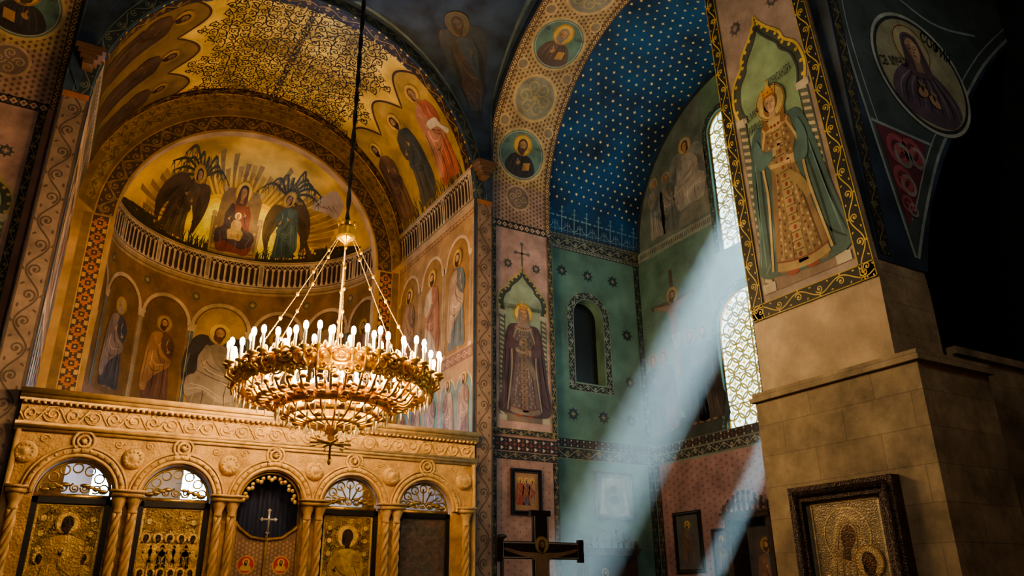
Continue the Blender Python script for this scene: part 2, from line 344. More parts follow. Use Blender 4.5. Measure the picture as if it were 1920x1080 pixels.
def fig(P,x,y,h,robe,mantle,L=3,halo=GOLD,fl=1,skin=SKIN,hair=(.05,.025,.012),kind='stand',crown=False,wings=None,beard=True,veil=None,item=None,lean=0.):
    def T(pts):return [(x+fl*(a+lean*b*b)*h,y+b*h) for a,b in pts]
    if kind=='seat':hy=.875;hh=.16
    else:hy=.905;hh=.125
    if wings:
        for sx in(-1,1):
            P.poly(T([(sx*.04,.80),(sx*.22,.84),(sx*.34,.66),(sx*.36,.38),(sx*.26,.10),(sx*.24,.34),(sx*.16,.5),(sx*.1,.62)]),wings,L-1,5)
            for q in range(6):P.stroke(T([(sx*(.12+.03*q),.74-.03*q),(sx*(.22+.022*q),.5-.03*q),(sx*(.24+.012*q),.3-.03*q)]),h*.009,dk(wings,.45),L-.6,3)
    if kind=='seat':
        P.poly(T([(-.11,.72),(-.19,.62),(-.2,.42),(-.29,.33),(-.27,.12),(-.22,.01),(0,.03),(.2,.0),(.27,.12),(.28,.33),(.2,.42),(.19,.62),(.11,.72),(0,.76)]),robe,L+1,5)
        P.poly(T([(-.2,.6),(-.1,.7),(-.02,.55),(.12,.42),(.28,.36),(.29,.2),(.1,.1),(-.12,.2),(-.28,.14),(-.3,.34),(-.2,.42)]),mantle,L+1.5,5)
        fo=[((-.24,.32),(-.2,.2),(-.22,.04)),((-.12,.3),(-.1,.15),(-.12,.03)),((.02,.3),(.04,.14),(.0,.04)),((.14,.32),(.12,.18),(.14,.03)),((.25,.3),(.2,.18),(.22,.04)),((-.14,.6),(-.06,.5),(.1,.44)),((-.16,.5),(0,.42),(.2,.38)),((.12,.66),(.1,.56),(.14,.46)),((-.26,.28),(-.1,.26),(.1,.16)),((-.2,.44),(-.05,.38),(.22,.3)),((-.27,.22),(-.12,.24),(.05,.14)),((-.17,.56),(-.1,.45),(.0,.40)),((.05,.35),(.15,.3),(.26,.26)),((-.1,.68),(-.12,.6),(-.15,.5))]
        hands=[((-.13,.52)),((.1,.6))]
    else:
        P.poly(T([(-.055,.80),(-.13,.76),(-.155,.62),(-.13,.5),(-.14,.3),(-.165,.04),(-.08,.015),(0,.03),(.09,.01),(.165,.04),(.145,.3),(.125,.5),(.15,.63),(.125,.76),(.055,.80),(0,.815)]),robe,L+1,5)
        P.poly(T([(-.06,.80),(-.14,.755),(-.175,.6),(-.19,.4),(-.2,.16),(-.13,.1),(-.07,.24),(.03,.34),(.13,.42),(.14,.5),(.05,.56),(-.01,.66),(0,.79)]),mantle,L+1.5,5)
        fo=[((-.1,.3),(-.1,.18),(-.13,.04)),((-.05,.42),(-.04,.2),(-.06,.04)),((.02,.5),(.03,.25),(.01,.04)),((.07,.5),(.08,.25),(.08,.04)),((.11,.46),(.11,.25),(.13,.05)),((-.13,.7),(-.15,.5),(-.17,.2)),((-.08,.74),(-.09,.5),(-.1,.24)),((-.03,.7),(-.02,.55),(.1,.46)),((.08,.74),(.07,.66),(.1,.58)),((-.05,.62),(0,.5),(.1,.42)),((-.11,.5),(-.03,.42),(.1,.45)),((-.12,.4),(-.05,.34),(.04,.37))]
        hands=[((-.02,.635)),((.1,.58))]
    for i,q in enumerate(fo):
        cc=(dk(robe,.4) if i%2 else lt(robe,1.5)) if i<5 else (dk(mantle,.4) if i%2 else lt(mantle,1.6))
        P.stroke(T(q),[h*.004,h*.013,h*.004],cc,L+2,4)
    for sx,(hx,hyy) in zip((-1,1),hands):
        P.poly(T([(sx*.12,.74),(sx*.165,.66),(sx*.15,.55),(hx+sx*.02,hyy-.04),(hx,hyy+.02),(sx*.07,.66)]),dk(robe if sx>0 else mantle,.85),L+2.3,4)
        P.circ(x+fl*(hx+lean*hyy**2)*h,y+hyy*h+h*.008,h*.022,h*.015,skin,L+2.6,8,rot=.6*sx);P.stroke(T([(hx,hyy+.01),(hx-sx*.02,hyy+.05)]),h*.010,skin,L+2.6)
    if item=='book':P.poly(T([(.05,.57),(.15,.55),(.17,.68),(.07,.70)]),(.5,.33,.12),L+2.9);P.stroke(T([(.07,.62),(.16,.61)]),h*.006,(.2,.03,.02),L+3.1)
    if item=='scroll':P.poly(T([(-.05,.62),(.1,.6),(.14,.5),(.22,.42),(.16,.40),(.08,.52),(-.04,.55)]),(.7,.6,.4),L+2.9,3)
    if kind!='seat' :
        for sx in(-1,1):P.circ(x+fl*sx*.05*h,y+.008*h,h*.035,h*.014,dk(skin,.6),L+.8,10)
    head(P,x+fl*lean*hy*hy*h,y+hy*h,hh*h,L+2.5,skin,hair,beard,halo,crown,veil,fl)
def royal(P,x,y,h,gown,mantle,orn,L,fl=1,veil=None,hair=(.10,.05,.025),halo=(.62,.42,.10),gem=(.20,.05,.035),skin=SKIN,lin=(.16,.08,.04)):
    def T(pts):return [(x+fl*a*h,y+b*h) for a,b in pts]
    P.poly(T([(-.06,.805),(-.15,.775),(-.19,.62),(-.21,.42),(-.215,.22),(-.245,.06),(-.14,.02),(.12,.0),(.265,.05),(.235,.3),(.20,.6),(.155,.775),(.06,.805)]),mantle,L,5)
    for i,q in enumerate((((-.15,.72),(-.18,.45),(-.2,.08)),((-.13,.66),(-.15,.4),(-.17,.06)),((.15,.72),(.19,.4),(.23,.08)),((.13,.62),(.16,.35),(.18,.05)),((-.12,.3),(-.14,.15),(-.21,.05)),((.13,.3),(.16,.15),(.24,.07)),((-.17,.6),(-.2,.3),(-.23,.1)),((.17,.6),(.21,.3),(.25,.1)))):
        P.stroke(T(q),[h*.004,h*.014,h*.006],dk(mantle,.35) if i%2 else lt(mantle,1.7,.01),L+.5,4)
    P.poly(T([(-.075,.79),(-.105,.66),(-.075,.56),(-.10,.36),(-.135,.05),(-.05,.025),(.06,.02),(.15,.045),(.105,.36),(.07,.56),(.10,.66),(.075,.79)]),gown,L+1,5)
    for i,q in enumerate((((-.05,.52),(-.07,.3),(-.10,.05)),((-.02,.5),(-.02,.28),(-.04,.04)),((.04,.52),(.05,.3),(.07,.04)),((.06,.5),(.085,.3),(.12,.05)))):
        P.stroke(T(q),[h*.003,h*.012,h*.005],dk(gown,.4) if i%2 else lt(gown,1.5),L+1.3,4)
    b=.09
    while b<.74:
        w=.035+.09*max(0,(.56-b))/.56+ (.03 if b>.6 else 0);n=int(w/.03)+1
        for q in range(-n,n+1):
            a=q*w/n*.95;s=h*.0075;X=x+fl*a*h;Y=y+b*h
            P.poly([(X-s,Y),(X,Y+s*1.3),(X+s,Y),(X,Y-s*1.3)],orn if (q+int(b*40))%2 else lin,L+1.6)
        b+=.032
    P.stroke(T([(0,.79),(.005,.6),(-.005,.4),(.0,.2),(.01,.04)]),h*.052,dk(orn,.7),L+2,5)
    P.stroke(T([(-.10,.62),(-.02,.52),(.07,.43),(.11,.33)]),[h*.03,h*.05,h*.04],dk(orn,.6),L+2.1,5)
    for b in np.arange(.08,.78,.045):P.circ(x,y+b*h,h*.010,h*.013,gem,L+2.3,8);P.stroke(T([(-.024,b+.022),(.024,b+.022)]),h*.005,lin,L+2.3)
    P.stroke(T([(-.075,.565),(0,.55),(.07,.565)]),h*.022,orn,L+2.4,4)
    P.stroke(T([(-.135,.06),(-.05,.04),(.06,.035),(.15,.055)]),h*.04,dk(orn,.8),L+2,4)
    P.stroke(T([(-.135,.085),(-.05,.065),(.06,.06),(.15,.08)]),h*.007,gem,L+2.3,4)
    for sx in(-1,1):P.stroke(T([(sx*.055,.79),(sx*.115,.62),(sx*.12,.4),(sx*.165,.05)]),h*.014,orn,L+2.5,5)
    P.circ(x,y+.775*h,h*.085,h*.035,dk(orn,.9),L+2.6,18)
    for q in range(-3,4):P.circ(x+q*.023*h,y+(.765+.002*q*q)*h,h*.009,h*.009,gem,L+2.9,7)
    P.poly(T([(-.13,.74),(-.165,.66),(-.13,.57),(-.03,.615),(-.02,.65),(-.09,.655)]),dk(mantle,1.3),L+3,4)
    P.poly(T([(.13,.74),(.165,.64),(.14,.52),(.06,.53),(.055,.565),(.10,.60)]),dk(mantle,1.3),L+3,4)
    P.stroke(T([(-.035,.61),(-.03,.655)]),h*.022,orn,L+3.2);P.stroke(T([(.06,.525),(.062,.575)]),h*.022,orn,L+3.2)
    for hx,hy_,r in((-.008,.648,.7),(.03,.552,-.3)):
        P.circ(x+fl*hx*h,y+hy_*h,h*.020,h*.014,skin,L+3.4,9,r*fl)
        for q in range(4):P.stroke(T([(hx+.004*q,hy_+.004),(hx+.008+.006*q,hy_+.032-.004*q)]),h*.006,skin,L+3.4)
    for sx in(-1,1):P.circ(x+sx*.055*h,y+.012*h,h*.035,h*.014,(.25,.06,.04),L+.8,10)
    if not veil:
        for sx in(-1,1):P.stroke(T([(sx*.045,.9),(sx*.06,.83),(sx*.05,.76)]),h*.03,hair,L+3.2,4)
    head(P,x,y+.895*h,.120*h,L+3.5,skin,hair,False,halo,True,veil,fl)
def bust(P,x,y,r,bg,robe,L=2,rim=(.05,.04,.035),**k):
    P.circ(x,y,r,r,bg,L,40);P.ring(x,y,r*.97,r*1.06,rim,L+.5,44);P.ring(x,y,r*.9,r*.92,CREAM,L+.5,40)
    P.poly([(x-.66*r,y-.56*r),(x-.5*r,y-.12*r),(x-.2*r,y+.05*r),(x+.2*r,y+.05*r),(x+.5*r,y-.12*r),(x+.66*r,y-.56*r),(x+.3*r,y-.84*r),(x-.3*r,y-.84*r)],robe,L+1.5,4)
    for q in(-.4,-.22,-.05,.12,.3,.45):P.stroke([(x+q*.6*r,y+.0*r),(x+q*r,y-.35*r),(x+q*1.1*r,y-.68*r)],[.01*r,.035*r,.01*r],dk(robe,.4) if q>0 else lt(robe,1.7),L+2,3)
    P.circ(x-.1*r,y-.32*r,.11*r,.07*r,SKIN,L+3,10,.7);P.circ(x-.12*r,y-.22*r,.03*r,.1*r,SKIN,L+3,8,.2)
    P.poly([(x+.1*r,y-.6*r),(x+.4*r,y-.52*r),(x+.42*r,y-.22*r),(x+.13*r,y-.28*r)],(.45,.25,.08),L+2.8)
    head(P,x,y+.36*r,r*.52,L+2.5,**k)
def ogee(cx,w,zs,h):
    R=cr([(w,zs),(w*1.13,zs+.20*h),(w*1.02,zs+.42*h),(w*.72,zs+.55*h),(w*.62,zs+.66*h),(w*.30,zs+.80*h),(w*.08,zs+.92*h),(0,zs+h)],5,False)
    return [(cx+a,b) for a,b in R]+[(cx-p[0],p[1]) for p in R[::-1][1:]]
def rosette(P,x,y,r,c,L,c2=None):
    P.star(x,y,r,8,c,L,.62);P.ring(x,y,r*.5,r*.62,dk(c,.3),L+.5,16);P.star(x,y,r*.42,4,c2 or dk(c,.3),L+.8,.4)
# ================================================================== ROOM SHELL
CX=3.87
box('floor',(-8,-6,-.3),(16,27,0),M_floor)
box('ceiling',(-8,-6,17.4),(15,27,17.7),M_dark)
box('wall_back',(-8,-6.3,0),(16,-6,17.4),M_ochre)
box('wall_left',(-7.0,-6,0),(-6.7,21,17.4),M_dark)
MF=frame((0,16,0),(1,0,0),(0,0,1))
slab('wall_chancel',[[(-1.16,0),(8.9,0),(8.9,17.4),(-1.16,17.4)],archp(CX,0.01,11.35,4.5,60)],.45,MF,M_navy)
box('wall_chancel_right',(8.37,16.45,0),(8.7,21.3,11.4),M_ochre)
box('wall_chancel_left',(-.96,16.45,0),(-.63,21.3,11.4),M_ochre)
def vault(s,t):
    a=PI*s;return(CX+4.5*math.cos(a),16.02+5.3*t,11.35+4.5*math.sin(a))
grid('chancel_vault',vault,80,6,M_goldwall)
slab('wall_apse_arch',[[(-.7,0),(8.45,0),(8.45,16.2),(-.7,16.2)],archp(3.95,0.01,11.0,3.62,60)],.3,frame((0,21,0),(1,0,0),(0,0,1)),M_ochre)
AX,AY,AR=3.95,21.3,3.78
def apse_cyl(s,t):
    a=PI*s;return(AX+AR*math.cos(a),AY+AR*math.sin(a),12.2*t)
grid('wall_apse',apse_cyl,72,8,M_ochre)
CR=2.95
def conch(s,t):
    a=PI*s;e=PI/2*t;return(AX+AR*math.cos(a)*math.cos(e),AY+AR*math.sin(a)*math.cos(e),12.2+CR*math.sin(e))
grid('apse_conch',conch,72,24,M_conch)
AYC=12.2;ZC=11.9;RA=4.25
def mx(x,sg):return x if sg>0 else 2*CX-x
def arm(sg):
    side='right' if sg>0 else 'left'
    a,b=sorted((mx(8.9,sg),mx(11.0,sg)))
    box('pier_jamb_'+side,(a,16.45,0),(b,17.2,13.2),M_pink)
    def sof(s,t):
        an=PI*s;return(mx(8.9+2.1*t,sg),AYC+RA*math.cos(an),ZC+RA*math.sin(an))
    grid('transverse_arch_'+side,sof,60,3,M_ochre)
    u=(0,-1,0) if sg>0 else (0,1,0);o=(8.9,0,0) if sg>0 else (mx(8.9,-1),0,0)
    f=-1 if sg>0 else 1
    slab('wall_crossing_'+side,[[(f*16.45,11.2),(f*16.45,17.4),(f*7.,17.4),(f*7.,11.2),(f*7.94,11.2)]+[(f*(AYC-RA*math.cos(q)),ZC+RA*math.sin(q)) for q in np.linspace(0,PI,50)]],.2,frame(o,u,(0,0,1)),M_navy)
    def bar(s,t):
        an=PI*s;rise=4.9+(4.25-4.9)*t;return(mx(11.0+3.4*t,sg),AYC+4.55*math.cos(an),11.3+rise*math.sin(an))
    grid('blue_vault_'+side,bar,60,10,M_blue)
arm(1);arm(-1)
slab('wall_far_right',[[(11.0,0),(14.6,0),(14.6,12.5),(11.0,12.5)],archp(12.40,7.0,8.95,.5,24)],.4,frame((0,16.75,0),(1,0,0),(0,0,1)),M_teal)
box('window_niche_pane',(11.8,17.1,6.9),(13.0,17.14,9.6),M_black)
box('wall_far_left',(-6.8,16.75,0),(-3.26,17.15,12.5),M_teal)
B1=(-12.0,-10.75,10.1,12.9);B2=(-11.55,-11.1,6.0,7.4)  # unseen openings behind the pier, placed to admit the sunbeams
def rc(b):return[(b[0],b[2]),(b[1],b[2]),(b[1],b[3]),(b[0],b[3])]
slab('wall_right',[[(-17.2,0),(6,0),(6,17.4),(-17.2,17.4)],archp(-12.80,5.4,7.85,1.08,30),archp(-12.85,10.1,13.7,.56,26),rc(B1),rc(B2)],.3,frame((14.4,0,0),(0,-1,0),(0,0,1)),M_teal)
B=MB()
for y0,y1 in((11.2,11.25),(11.55,11.58),(11.76,11.81)):B.box((14.44,y0,10.1),(14.50,y1,12.9))
B.obj('window_bars',M_black)  # unseen bars added in the opening to split the beam into streaks
box('wall_side_bay',(14.2,-6,0),(14.39,7.6,17.4),M_dark)  # dark sheet added over the side wall so the bay looks unlit
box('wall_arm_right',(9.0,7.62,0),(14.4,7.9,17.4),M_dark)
def yn(z):return 5.5+.064*max(0,z-5.34)
def yf(z):return 7.62+.02*max(0,z-5.34)
v=[];zz=(4.1,5.34,17.4)
for z in zz:v+=[(8.7,yn(z),z),(9.75,yn(z),z),(9.75,yf(z),z),(8.7,yf(z),z)]
fc=[(0,3,2,1),(8,9,10,11)]
for i in(0,1):
    for j in range(4):fc.append((4*i+j,4*i+(j+1)%4,4*i+4+(j+1)%4,4*i+4+j))
mkobj('pier_right_upper',v,fc,M_stone)
B=MB();B.box((8.5,5.12,0),(9.95,7.6,4.12));B.box((8.44,5.06,4.12),(10.0,7.66,4.18));B.box((8.47,5.09,4.18),(9.98,7.63,4.25));B.obj('pier_right_base',M_stone)
B=MB();B.box((9.95,5.5,0),(16,5.9,4.5));B.box((9.95,5.44,4.5),(16,5.95,4.6));B.obj('wall_near_right',M_stone)
sp=[(9.62,5.62)]+cr([(9.82,5.64),(10.22,6.63),(10.93,7.72),(11.7,8.64),(13.2,10.3),(15.06,11.85),(16,12.4)],5,False).tolist()+[(16,17.4),(8.78,17.4),(8.78,5.62)]
slab('wall_spandrel_right',[sp],.35,frame((0,5.5,0),(1,0,0),(0,0,1)),M_navy)
def pend(sg):
    def f(s,t):
        a=(PI/2*.97)*s
        p=np.array([CX+4.75*math.cos(a),15.97,11.35+4.75*math.sin(a)])
        yy=min(AYC+4.45*math.cos(a),15.95);q=np.array([8.87,yy,ZC+4.45*math.sin(a)])
        r=p*(1-t)+q*t;r[2]-=.25*math.sin(PI*t)*s
        return (mx(r[0],sg),r[1],r[2])
    return f
for sg in(1,-1):
    pf=pend(sg);g=grid('pendentive',pf,24,10,M_navy)
# ================================================================== MURALS
def vmap(sg):
    def m(u,v,d):
        a=v/4.5;r=4.5-d;x=r*np.cos(a)
        return np.stack([CX+sg*x,u,11.35+r*np.sin(a)],1)
    return m
VDARK=(.040,.024,.010);RAIL=(.58,.46,.30)
def balus(P,u0,u1,z0,z1,step=.185,bgc=(.045,.028,.018)):
    H=z1-z0
    P.rect(u0,z0,u1,z1,bgc,1)
    P.rect(u0,z1-.13*H,u1,z1,RAIL,2);P.rect(u0,z0,u1,z0+.12*H,dk(RAIL,.9),2);P.rect(u0,z0+.05*H,u1,z0+.075*H,(.12,.07,.04),3);P.rect(u0,z1-.05*H,u1,z1-.03*H,(.2,.12,.07),3)
    k=0;y=u0+.06
    while y<u1-.05:
        if k%9==0:P.rect(y-.05,z0+.08*H,y+.12,z1-.08*H,RAIL,3);P.rect(y-.01,z0+.2*H,y+.08,z1-.2*H,dk(RAIL,.6),3.5)
        else:
            P.rect(y,z0+.12*H,y+.07,z0+.7*H,RAIL,3);P.rect(y+.05,z0+.12*H,y+.07,z0+.7*H,dk(RAIL,.6),3.3);P.circ(y+.035,z0+.72*H,.06,.05,RAIL,3.4,8);P.circ(y+.035,z0+.15*H,.06,.04,RAIL,3.4,8)
            P.stroke([(y+.035,z1-.13*H),(y-.03,z1-.18*H),(y-.05,z1-.25*H)],.025,RAIL,3.2);P.stroke([(y+.035,z1-.13*H),(y+.1,z1-.18*H),(y+.12,z1-.25*H)],.025,RAIL,3.2)
        y+=step;k+=1
for sg in(1,-1):
    P=Paint(vmap(sg),.22)
    balus(P,16.1,21,-.05,.95)
    top=[]
    for i in range(61):
        u=16.15+4.8*i/60;top.append((u,3.75+.75*abs(math.sin(PI*(u-16.15)/1.6))))
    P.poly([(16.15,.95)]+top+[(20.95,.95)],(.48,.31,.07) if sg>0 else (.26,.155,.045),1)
    P.stroke(top,.07,(.09,.045,.02),2);P.stroke([(a,b+.09) for a,b in top],.03,(.7,.45,.12),2)
    for i in range(110):
        u=rnd.uniform(16.2,20.9);hgt=rnd.uniform(.2,.7);P.stroke([(u,.95),(u+rnd.uniform(-.05,.05),.95+hgt*.6),(u+rnd.uniform(-.18,.18),.95+hgt)],[.035,.025,.004],(.09,.08,.03),2,3)
    if sg>0:
        fig(P,17.15,1.05,3.0,(.42,.13,.07),(.50,.24,.14),3,fl=-1,item='scroll',lean=.06,hair=(.18,.09,.03),beard=False)
        fig(P,18.6,1.05,2.9,(.10,.09,.06),(.08,.09,.08),3,fl=1,lean=-.05)
        fig(P,20.1,1.05,2.8,(.20,.11,.05),(.12,.07,.04),3,fl=-1)
    else:
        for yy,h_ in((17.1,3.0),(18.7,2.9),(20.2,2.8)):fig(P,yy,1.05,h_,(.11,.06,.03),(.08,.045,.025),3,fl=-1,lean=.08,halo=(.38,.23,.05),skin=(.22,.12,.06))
    pit=.31;row=0;v=4.15
    while v<7.2:
        u=16.25+(pit/2 if row%2 else 0)
        while u<20.95:
            if v<4.2+.75*abs(math.sin(PI*(u-16.15)/1.6)): u+=pit;continue
            dd=1 if (row+int(u/pit))%2 else -1;a0=rnd.uniform(0,6.28);R=pit*.47
            P.stroke(spiral(u,v,R,R*.15,a0,1.5*dd,20),[.036,.016],VDARK,2)
            P.circ(u,v,.026,.026,VDARK,2.1,8)
            for q in range(4):
                aa=a0+q*1.57;P.circ(u+R*.98*math.cos(aa),v+R*.98*math.sin(aa),.042,.016,VDARK,2.1,7,aa+.8)
            P.stroke([(u+R*math.cos(a0),v+R*math.sin(a0)),(u+pit*.5,v+pit*.45),(u+pit,v+pit*.3)],[.032,.016],VDARK,2,4)
            u+=pit
        v+=pit*.92;row+=1
    for y0,w in((16.22,.3),(20.8,.3)):
        band(P,straight(y0,.95,y0,7.05),w,(.05,.03,.02),(.42,.27,.08),3,'scroll')
    P.build('vault_fresco',M_gilt)
P=Paint(plmap((0,16,0),(1,0,0),(0,0,1)))
band(P,arc(CX,11.35,4.68,0,PI),.34,(.025,.04,.05),(.16,.17,.13),1,'scroll',.45,edge=(.10,.16,.17))
P.poly([(CX+5.02*math.cos(a),11.35+4.86*math.sin(a)) for a in np.linspace(PI*.52,PI,30)]+[(-1.1,17.3),(3.5,17.3)],(.04,.16,.20),1)
for x0,x1 in((8.42,8.88),(-1.14,-.66)):
    band(P,straight((x0+x1)/2,.0,(x0+x1)/2,11.2),x1-x0,(.23,.16,.12),(.09,.062,.045),1,'scroll',.5,edge=(.10,.06,.04))
    P.rect(x0,11.2,x1,11.34,(.3,.12,.04),3)
P.build('chancel_arch_ornament')
M_corb=mat('corbel_wood',(.12,.065,.035),.6)
for sg in(1,-1):
    B=MB()
    for i,(w,z) in enumerate(((.10,11.9),(.16,12.02),(.22,12.14),(.28,12.24))):
        x0=mx(8.55,sg);B.box((x0-w,15.72-w*.3,z),(x0+w,16,z+.1))
    B.obj('impost_corbel',M_corb)
for sg in(1,-1):
    mp=plmap((8.37,21.,0),(0,-1,0),(0,0,1)) if sg>0 else plmap((2*CX-8.37,16.0,0),(0,1,0),(0,0,1))
    P=Paint(mp)
    P.rect(0,5.0,4.95,11.35,(.33,.20,.09),1)
    P.rect(0,11.1,4.95,11.35,(.38,.26,.15),2);band(P,straight(0,11.02,4.95,11.02),.16,(.2,.1,.05),(.5,.33,.15),2,'diamond',.2)
    for i,c in enumerate((.85,2.45,4.05)):
        P.poly(archp(c,7.4,9.9,.66,20),(.24,.135,.05),2);P.stroke(archp(c,7.4,9.9,.66,20)[2:],.09,(.5,.36,.22),3)
        for sx in(-.74,.74):
            P.rect(c+sx-.05,7.4,c+sx+.05,9.85,(.28,.2,.12),4);P.rect(c+sx-.09,9.8,c+sx+.09,9.95,(.5,.38,.22),5);P.rect(c+sx-.09,7.36,c+sx+.09,7.46,(.5,.38,.22),5)
        ff=[((.16,.10,.06),(.30,.18,.1)),((.38,.3,.2),(.25,.12,.07)),((.10,.12,.12),(.32,.22,.14))][i]
        fig(P,c,7.45,2.75,ff[0],ff[1],5,fl=(-1)**i,halo=(.45,.28,.08))
    band(P,straight(0,7.2,4.95,7.2),.3,(.2,.1,.06),(.45,.3,.16),2,'chain',.3)
    for i,c in enumerate((.6,1.6,2.6,3.6,4.5)):
        P.poly(archp(c,5.1,6.3,.42,16),(.13,.2,.17),2);P.stroke(archp(c,5.1,6.3,.44,16)[2:],.05,(.45,.33,.2),3)
        fig(P,c,5.0,1.75,(.18,.10,.06),(.34,.22,.13),4,fl=(-1)**i,halo=(.5,.32,.1))
    P.build('chancel_saints_mural')
P=Paint(plmap((0,21,0),(1,0,0),(0,0,1)))
P.poly([(3.95+4.1*math.cos(a),11.0+4.1*math.sin(a)) for a in np.linspace(0,PI,40)]+[(CX+4.5*math.cos(a),11.36+4.48*math.sin(a)) for a in np.linspace(PI,0,40)],(.16,.095,.03),1)
band(P,arc(3.92,11.18,4.27,.05,PI-.05),.24,(.22,.14,.04),VDARK,2,'scroll',.3)
band(P,arc(3.90,11.3,4.44,.35,PI-.35),.22,(.27,.17,.05),VDARK,1.5,'scroll',.28)
band(P,arc(3.95,11.0,3.90,0,PI),.5,(.05,.028,.016),(.20,.12,.05),3,'scroll',.36,edge=(.32,.2,.08))
for x0 in(7.90,0.0):
    band(P,straight(x0,5.5,x0,10.95),.44,(.05,.03,.02),(.42,.14,.035),3,'step',.42,edge=(.42,.26,.1),third=(.45,.26,.09))
    sx=-1 if x0<1 else 1;P.rect(x0+sx*.22,5.5,x0+sx*.42,11,(.2,.12,.05),2)
P.build('apse_arch_ornament',M_paint)
def amap(u,v,d):
    a=PI/2-u/AR;r=AR-d;return np.stack([AX+r*np.cos(a),AY+r*np.sin(a),v],1)
P=Paint(amap,.22)
P.rect(-5.9,6.3,5.9,10.98,(.25,.14,.05),.5)
balus(P,-5.9,5.9,11.2,12.2,.19)
P.rect(-5.9,10.98,5.9,11.2,(.40,.28,.15),1);P.stroke([(-5.9,11.08),(5.9,11.08)],.03,(.16,.09,.05),2)
WH=(.50,.36,.20)
for i,c in enumerate((-5.2,-3.5,-1.78,0,1.78,3.5,5.2)):
    r=.84 if c==0 else .74
    P.poly(archp(c,6.9,9.6,r,20),(.42,.26,.06) if c==0 else (.18,.10,.032),2)
    P.stroke(archp(c,6.9,9.6,r+.05,20)[2:],.11,WH,3);P.stroke(archp(c,6.9,9.6,r-.04,20)[2:],.03,(.13,.07,.03),3.5)
    if c==0:
        P.poly([(-.62,6.95),(-.62,8.3),(-.45,8.35),(-.4,9.0),(.4,9.0),(.45,8.35),(.62,8.3),(.62,6.95)],(.17,.11,.06),3)
        fig(P,c,7.0,2.85,(.20,.15,.095),(.28,.215,.145),6,kind='seat',wings=(.05,.04,.035),halo=(.60,.40,.10),hair=(.12,.05,.02))
    else:
        cc={-5.2:((.1,.08,.06),(.2,.12,.08)),-3.5:((.07,.065,.06),(.24,.17,.12)),-1.78:((.12,.06,.035),(.32,.17,.07)),1.78:((.12,.10,.08),(.3,.2,.1)),3.5:((.3,.2,.1),(.1,.08,.06)),5.2:((.2,.1,.06),(.3,.2,.12))}[c]
        fig(P,c,7.05,2.65,cc[0],cc[1],6,fl=1 if c<0 else -1,halo=(.40,.25,.05),hair=(.3,.24,.18) if i%2 else (.08,.04,.02),item='book' if i%3==0 else None)
    rosette(P,c+.88,10.62,.2,(.20,.16,.09),2,(.45,.33,.15))
for c in(-4.35,-2.64,-.9,.9,2.64,4.35):
    P.rect(c-.075,6.9,c+.075,9.5,(.10,.12,.09) if abs(c)<1 or abs(c)>4 else (.3,.22,.12),5);P.rect(c-.12,9.45,c+.12,9.62,WH,6);P.rect(c-.15,9.6,c+.15,9.68,WH,6);P.rect(c-.04,6.9,c-.02,9.45,(.35,.3,.2),5.5)
P.rect(-5.9,6.3,5.9,6.9,(.22,.12,.06),2)
P.build('apse_saints_mural',M_gilt)
def cmap(u,v,d):
    q=np.clip(1-(u/AR)**2-((v-12.2)/CR)**2,0.0004,1);k=1-d/AR
    return np.stack([AX+u*k,AY+AR*np.sqrt(q)*k,12.2+(v-12.2)*k],1)
P=Paint(cmap,.2)
DKG=(.09,.06,.02)
for i in range(46):
    a=PI*(i+.5)/46;r1=rnd.uniform(.82,.95)
    P.stroke([(1.5*math.cos(a),12.6+1.25*math.sin(a)),(3.5*r1*math.cos(a),12.35+2.75*r1*math.sin(a))],[.02,.07,.16],(.30,.18,.04) if i%2 else (.42,.26,.05),1)
P.poly([(-3.55,12.24),(-3.2,12.6),(-2.2,12.62),(-1.2,12.5),(1.3,12.5),(2.2,12.62),(3.2,12.6),(3.55,12.24),(2,12.21),(0,12.2),(-2,12.21)],(.05,.04,.02),2,3)
for sg in(-1,1):
    for k,(cc,dx) in enumerate((((.85,.55,.05),2.5),((1.,.74,.06),2.1),((1.,.90,.12),1.6))):
        P.poly([(sg*dx,12.42),(sg*(dx-.35),12.95),(sg*(dx-.6),13.35+.1*k),(sg*.7,14.0-.12*k),(sg*.55,13.4),(sg*.55,12.40)],cc,2.1+.2*k,5)
for i in range(210):
    u=rnd.uniform(-3.2,3.2);hh=rnd.uniform(.12,.5);P.stroke([(u,12.25),(u+rnd.uniform(-.05,.05),12.3+hh*.6),(u+rnd.uniform(-.15,.15),12.3+hh)],[.04,.03,.004],(.05,.045,.015),3,3)
for sg in(-1,1):
    P.stroke([(sg*2.45,12.3),(sg*2.05,13.2),(sg*1.35,14.2)],[.13,.10,.08],DKG,3,6)
    for k in range(12):
        a=PI*.5-sg*(k-3)*.36;l=rnd.uniform(.8,1.15);x0,y0=sg*1.35,14.2
        pts=[(x0,y0),(x0+l*.55*math.cos(a),y0+l*.36*math.sin(a)+.1),(x0+l*math.cos(a),y0+l*.42*math.sin(a)-.16)]
        P.stroke(pts,[.04,.06,.01],(.07,.06,.022),3.2,5)
        cp=cr(pts,5,False)
        for q in cp[1::2]:P.stroke([tuple(q),(q[0]+.07,q[1]-.2)],[.03,.005],(.07,.06,.02),3.3);P.stroke([tuple(q),(q[0]-.07,q[1]-.18)],[.03,.005],(.07,.06,.02),3.3)
TH=(.24,.165,.085)
P.poly([(-.76,12.25),(-.82,13.4),(-.66,13.4),(-.64,14.0),(-.5,14.2),(0,14.3),(.5,14.2),(.64,14.0),(.66,13.4),(.82,13.4),(.76,12.25)],TH,4)
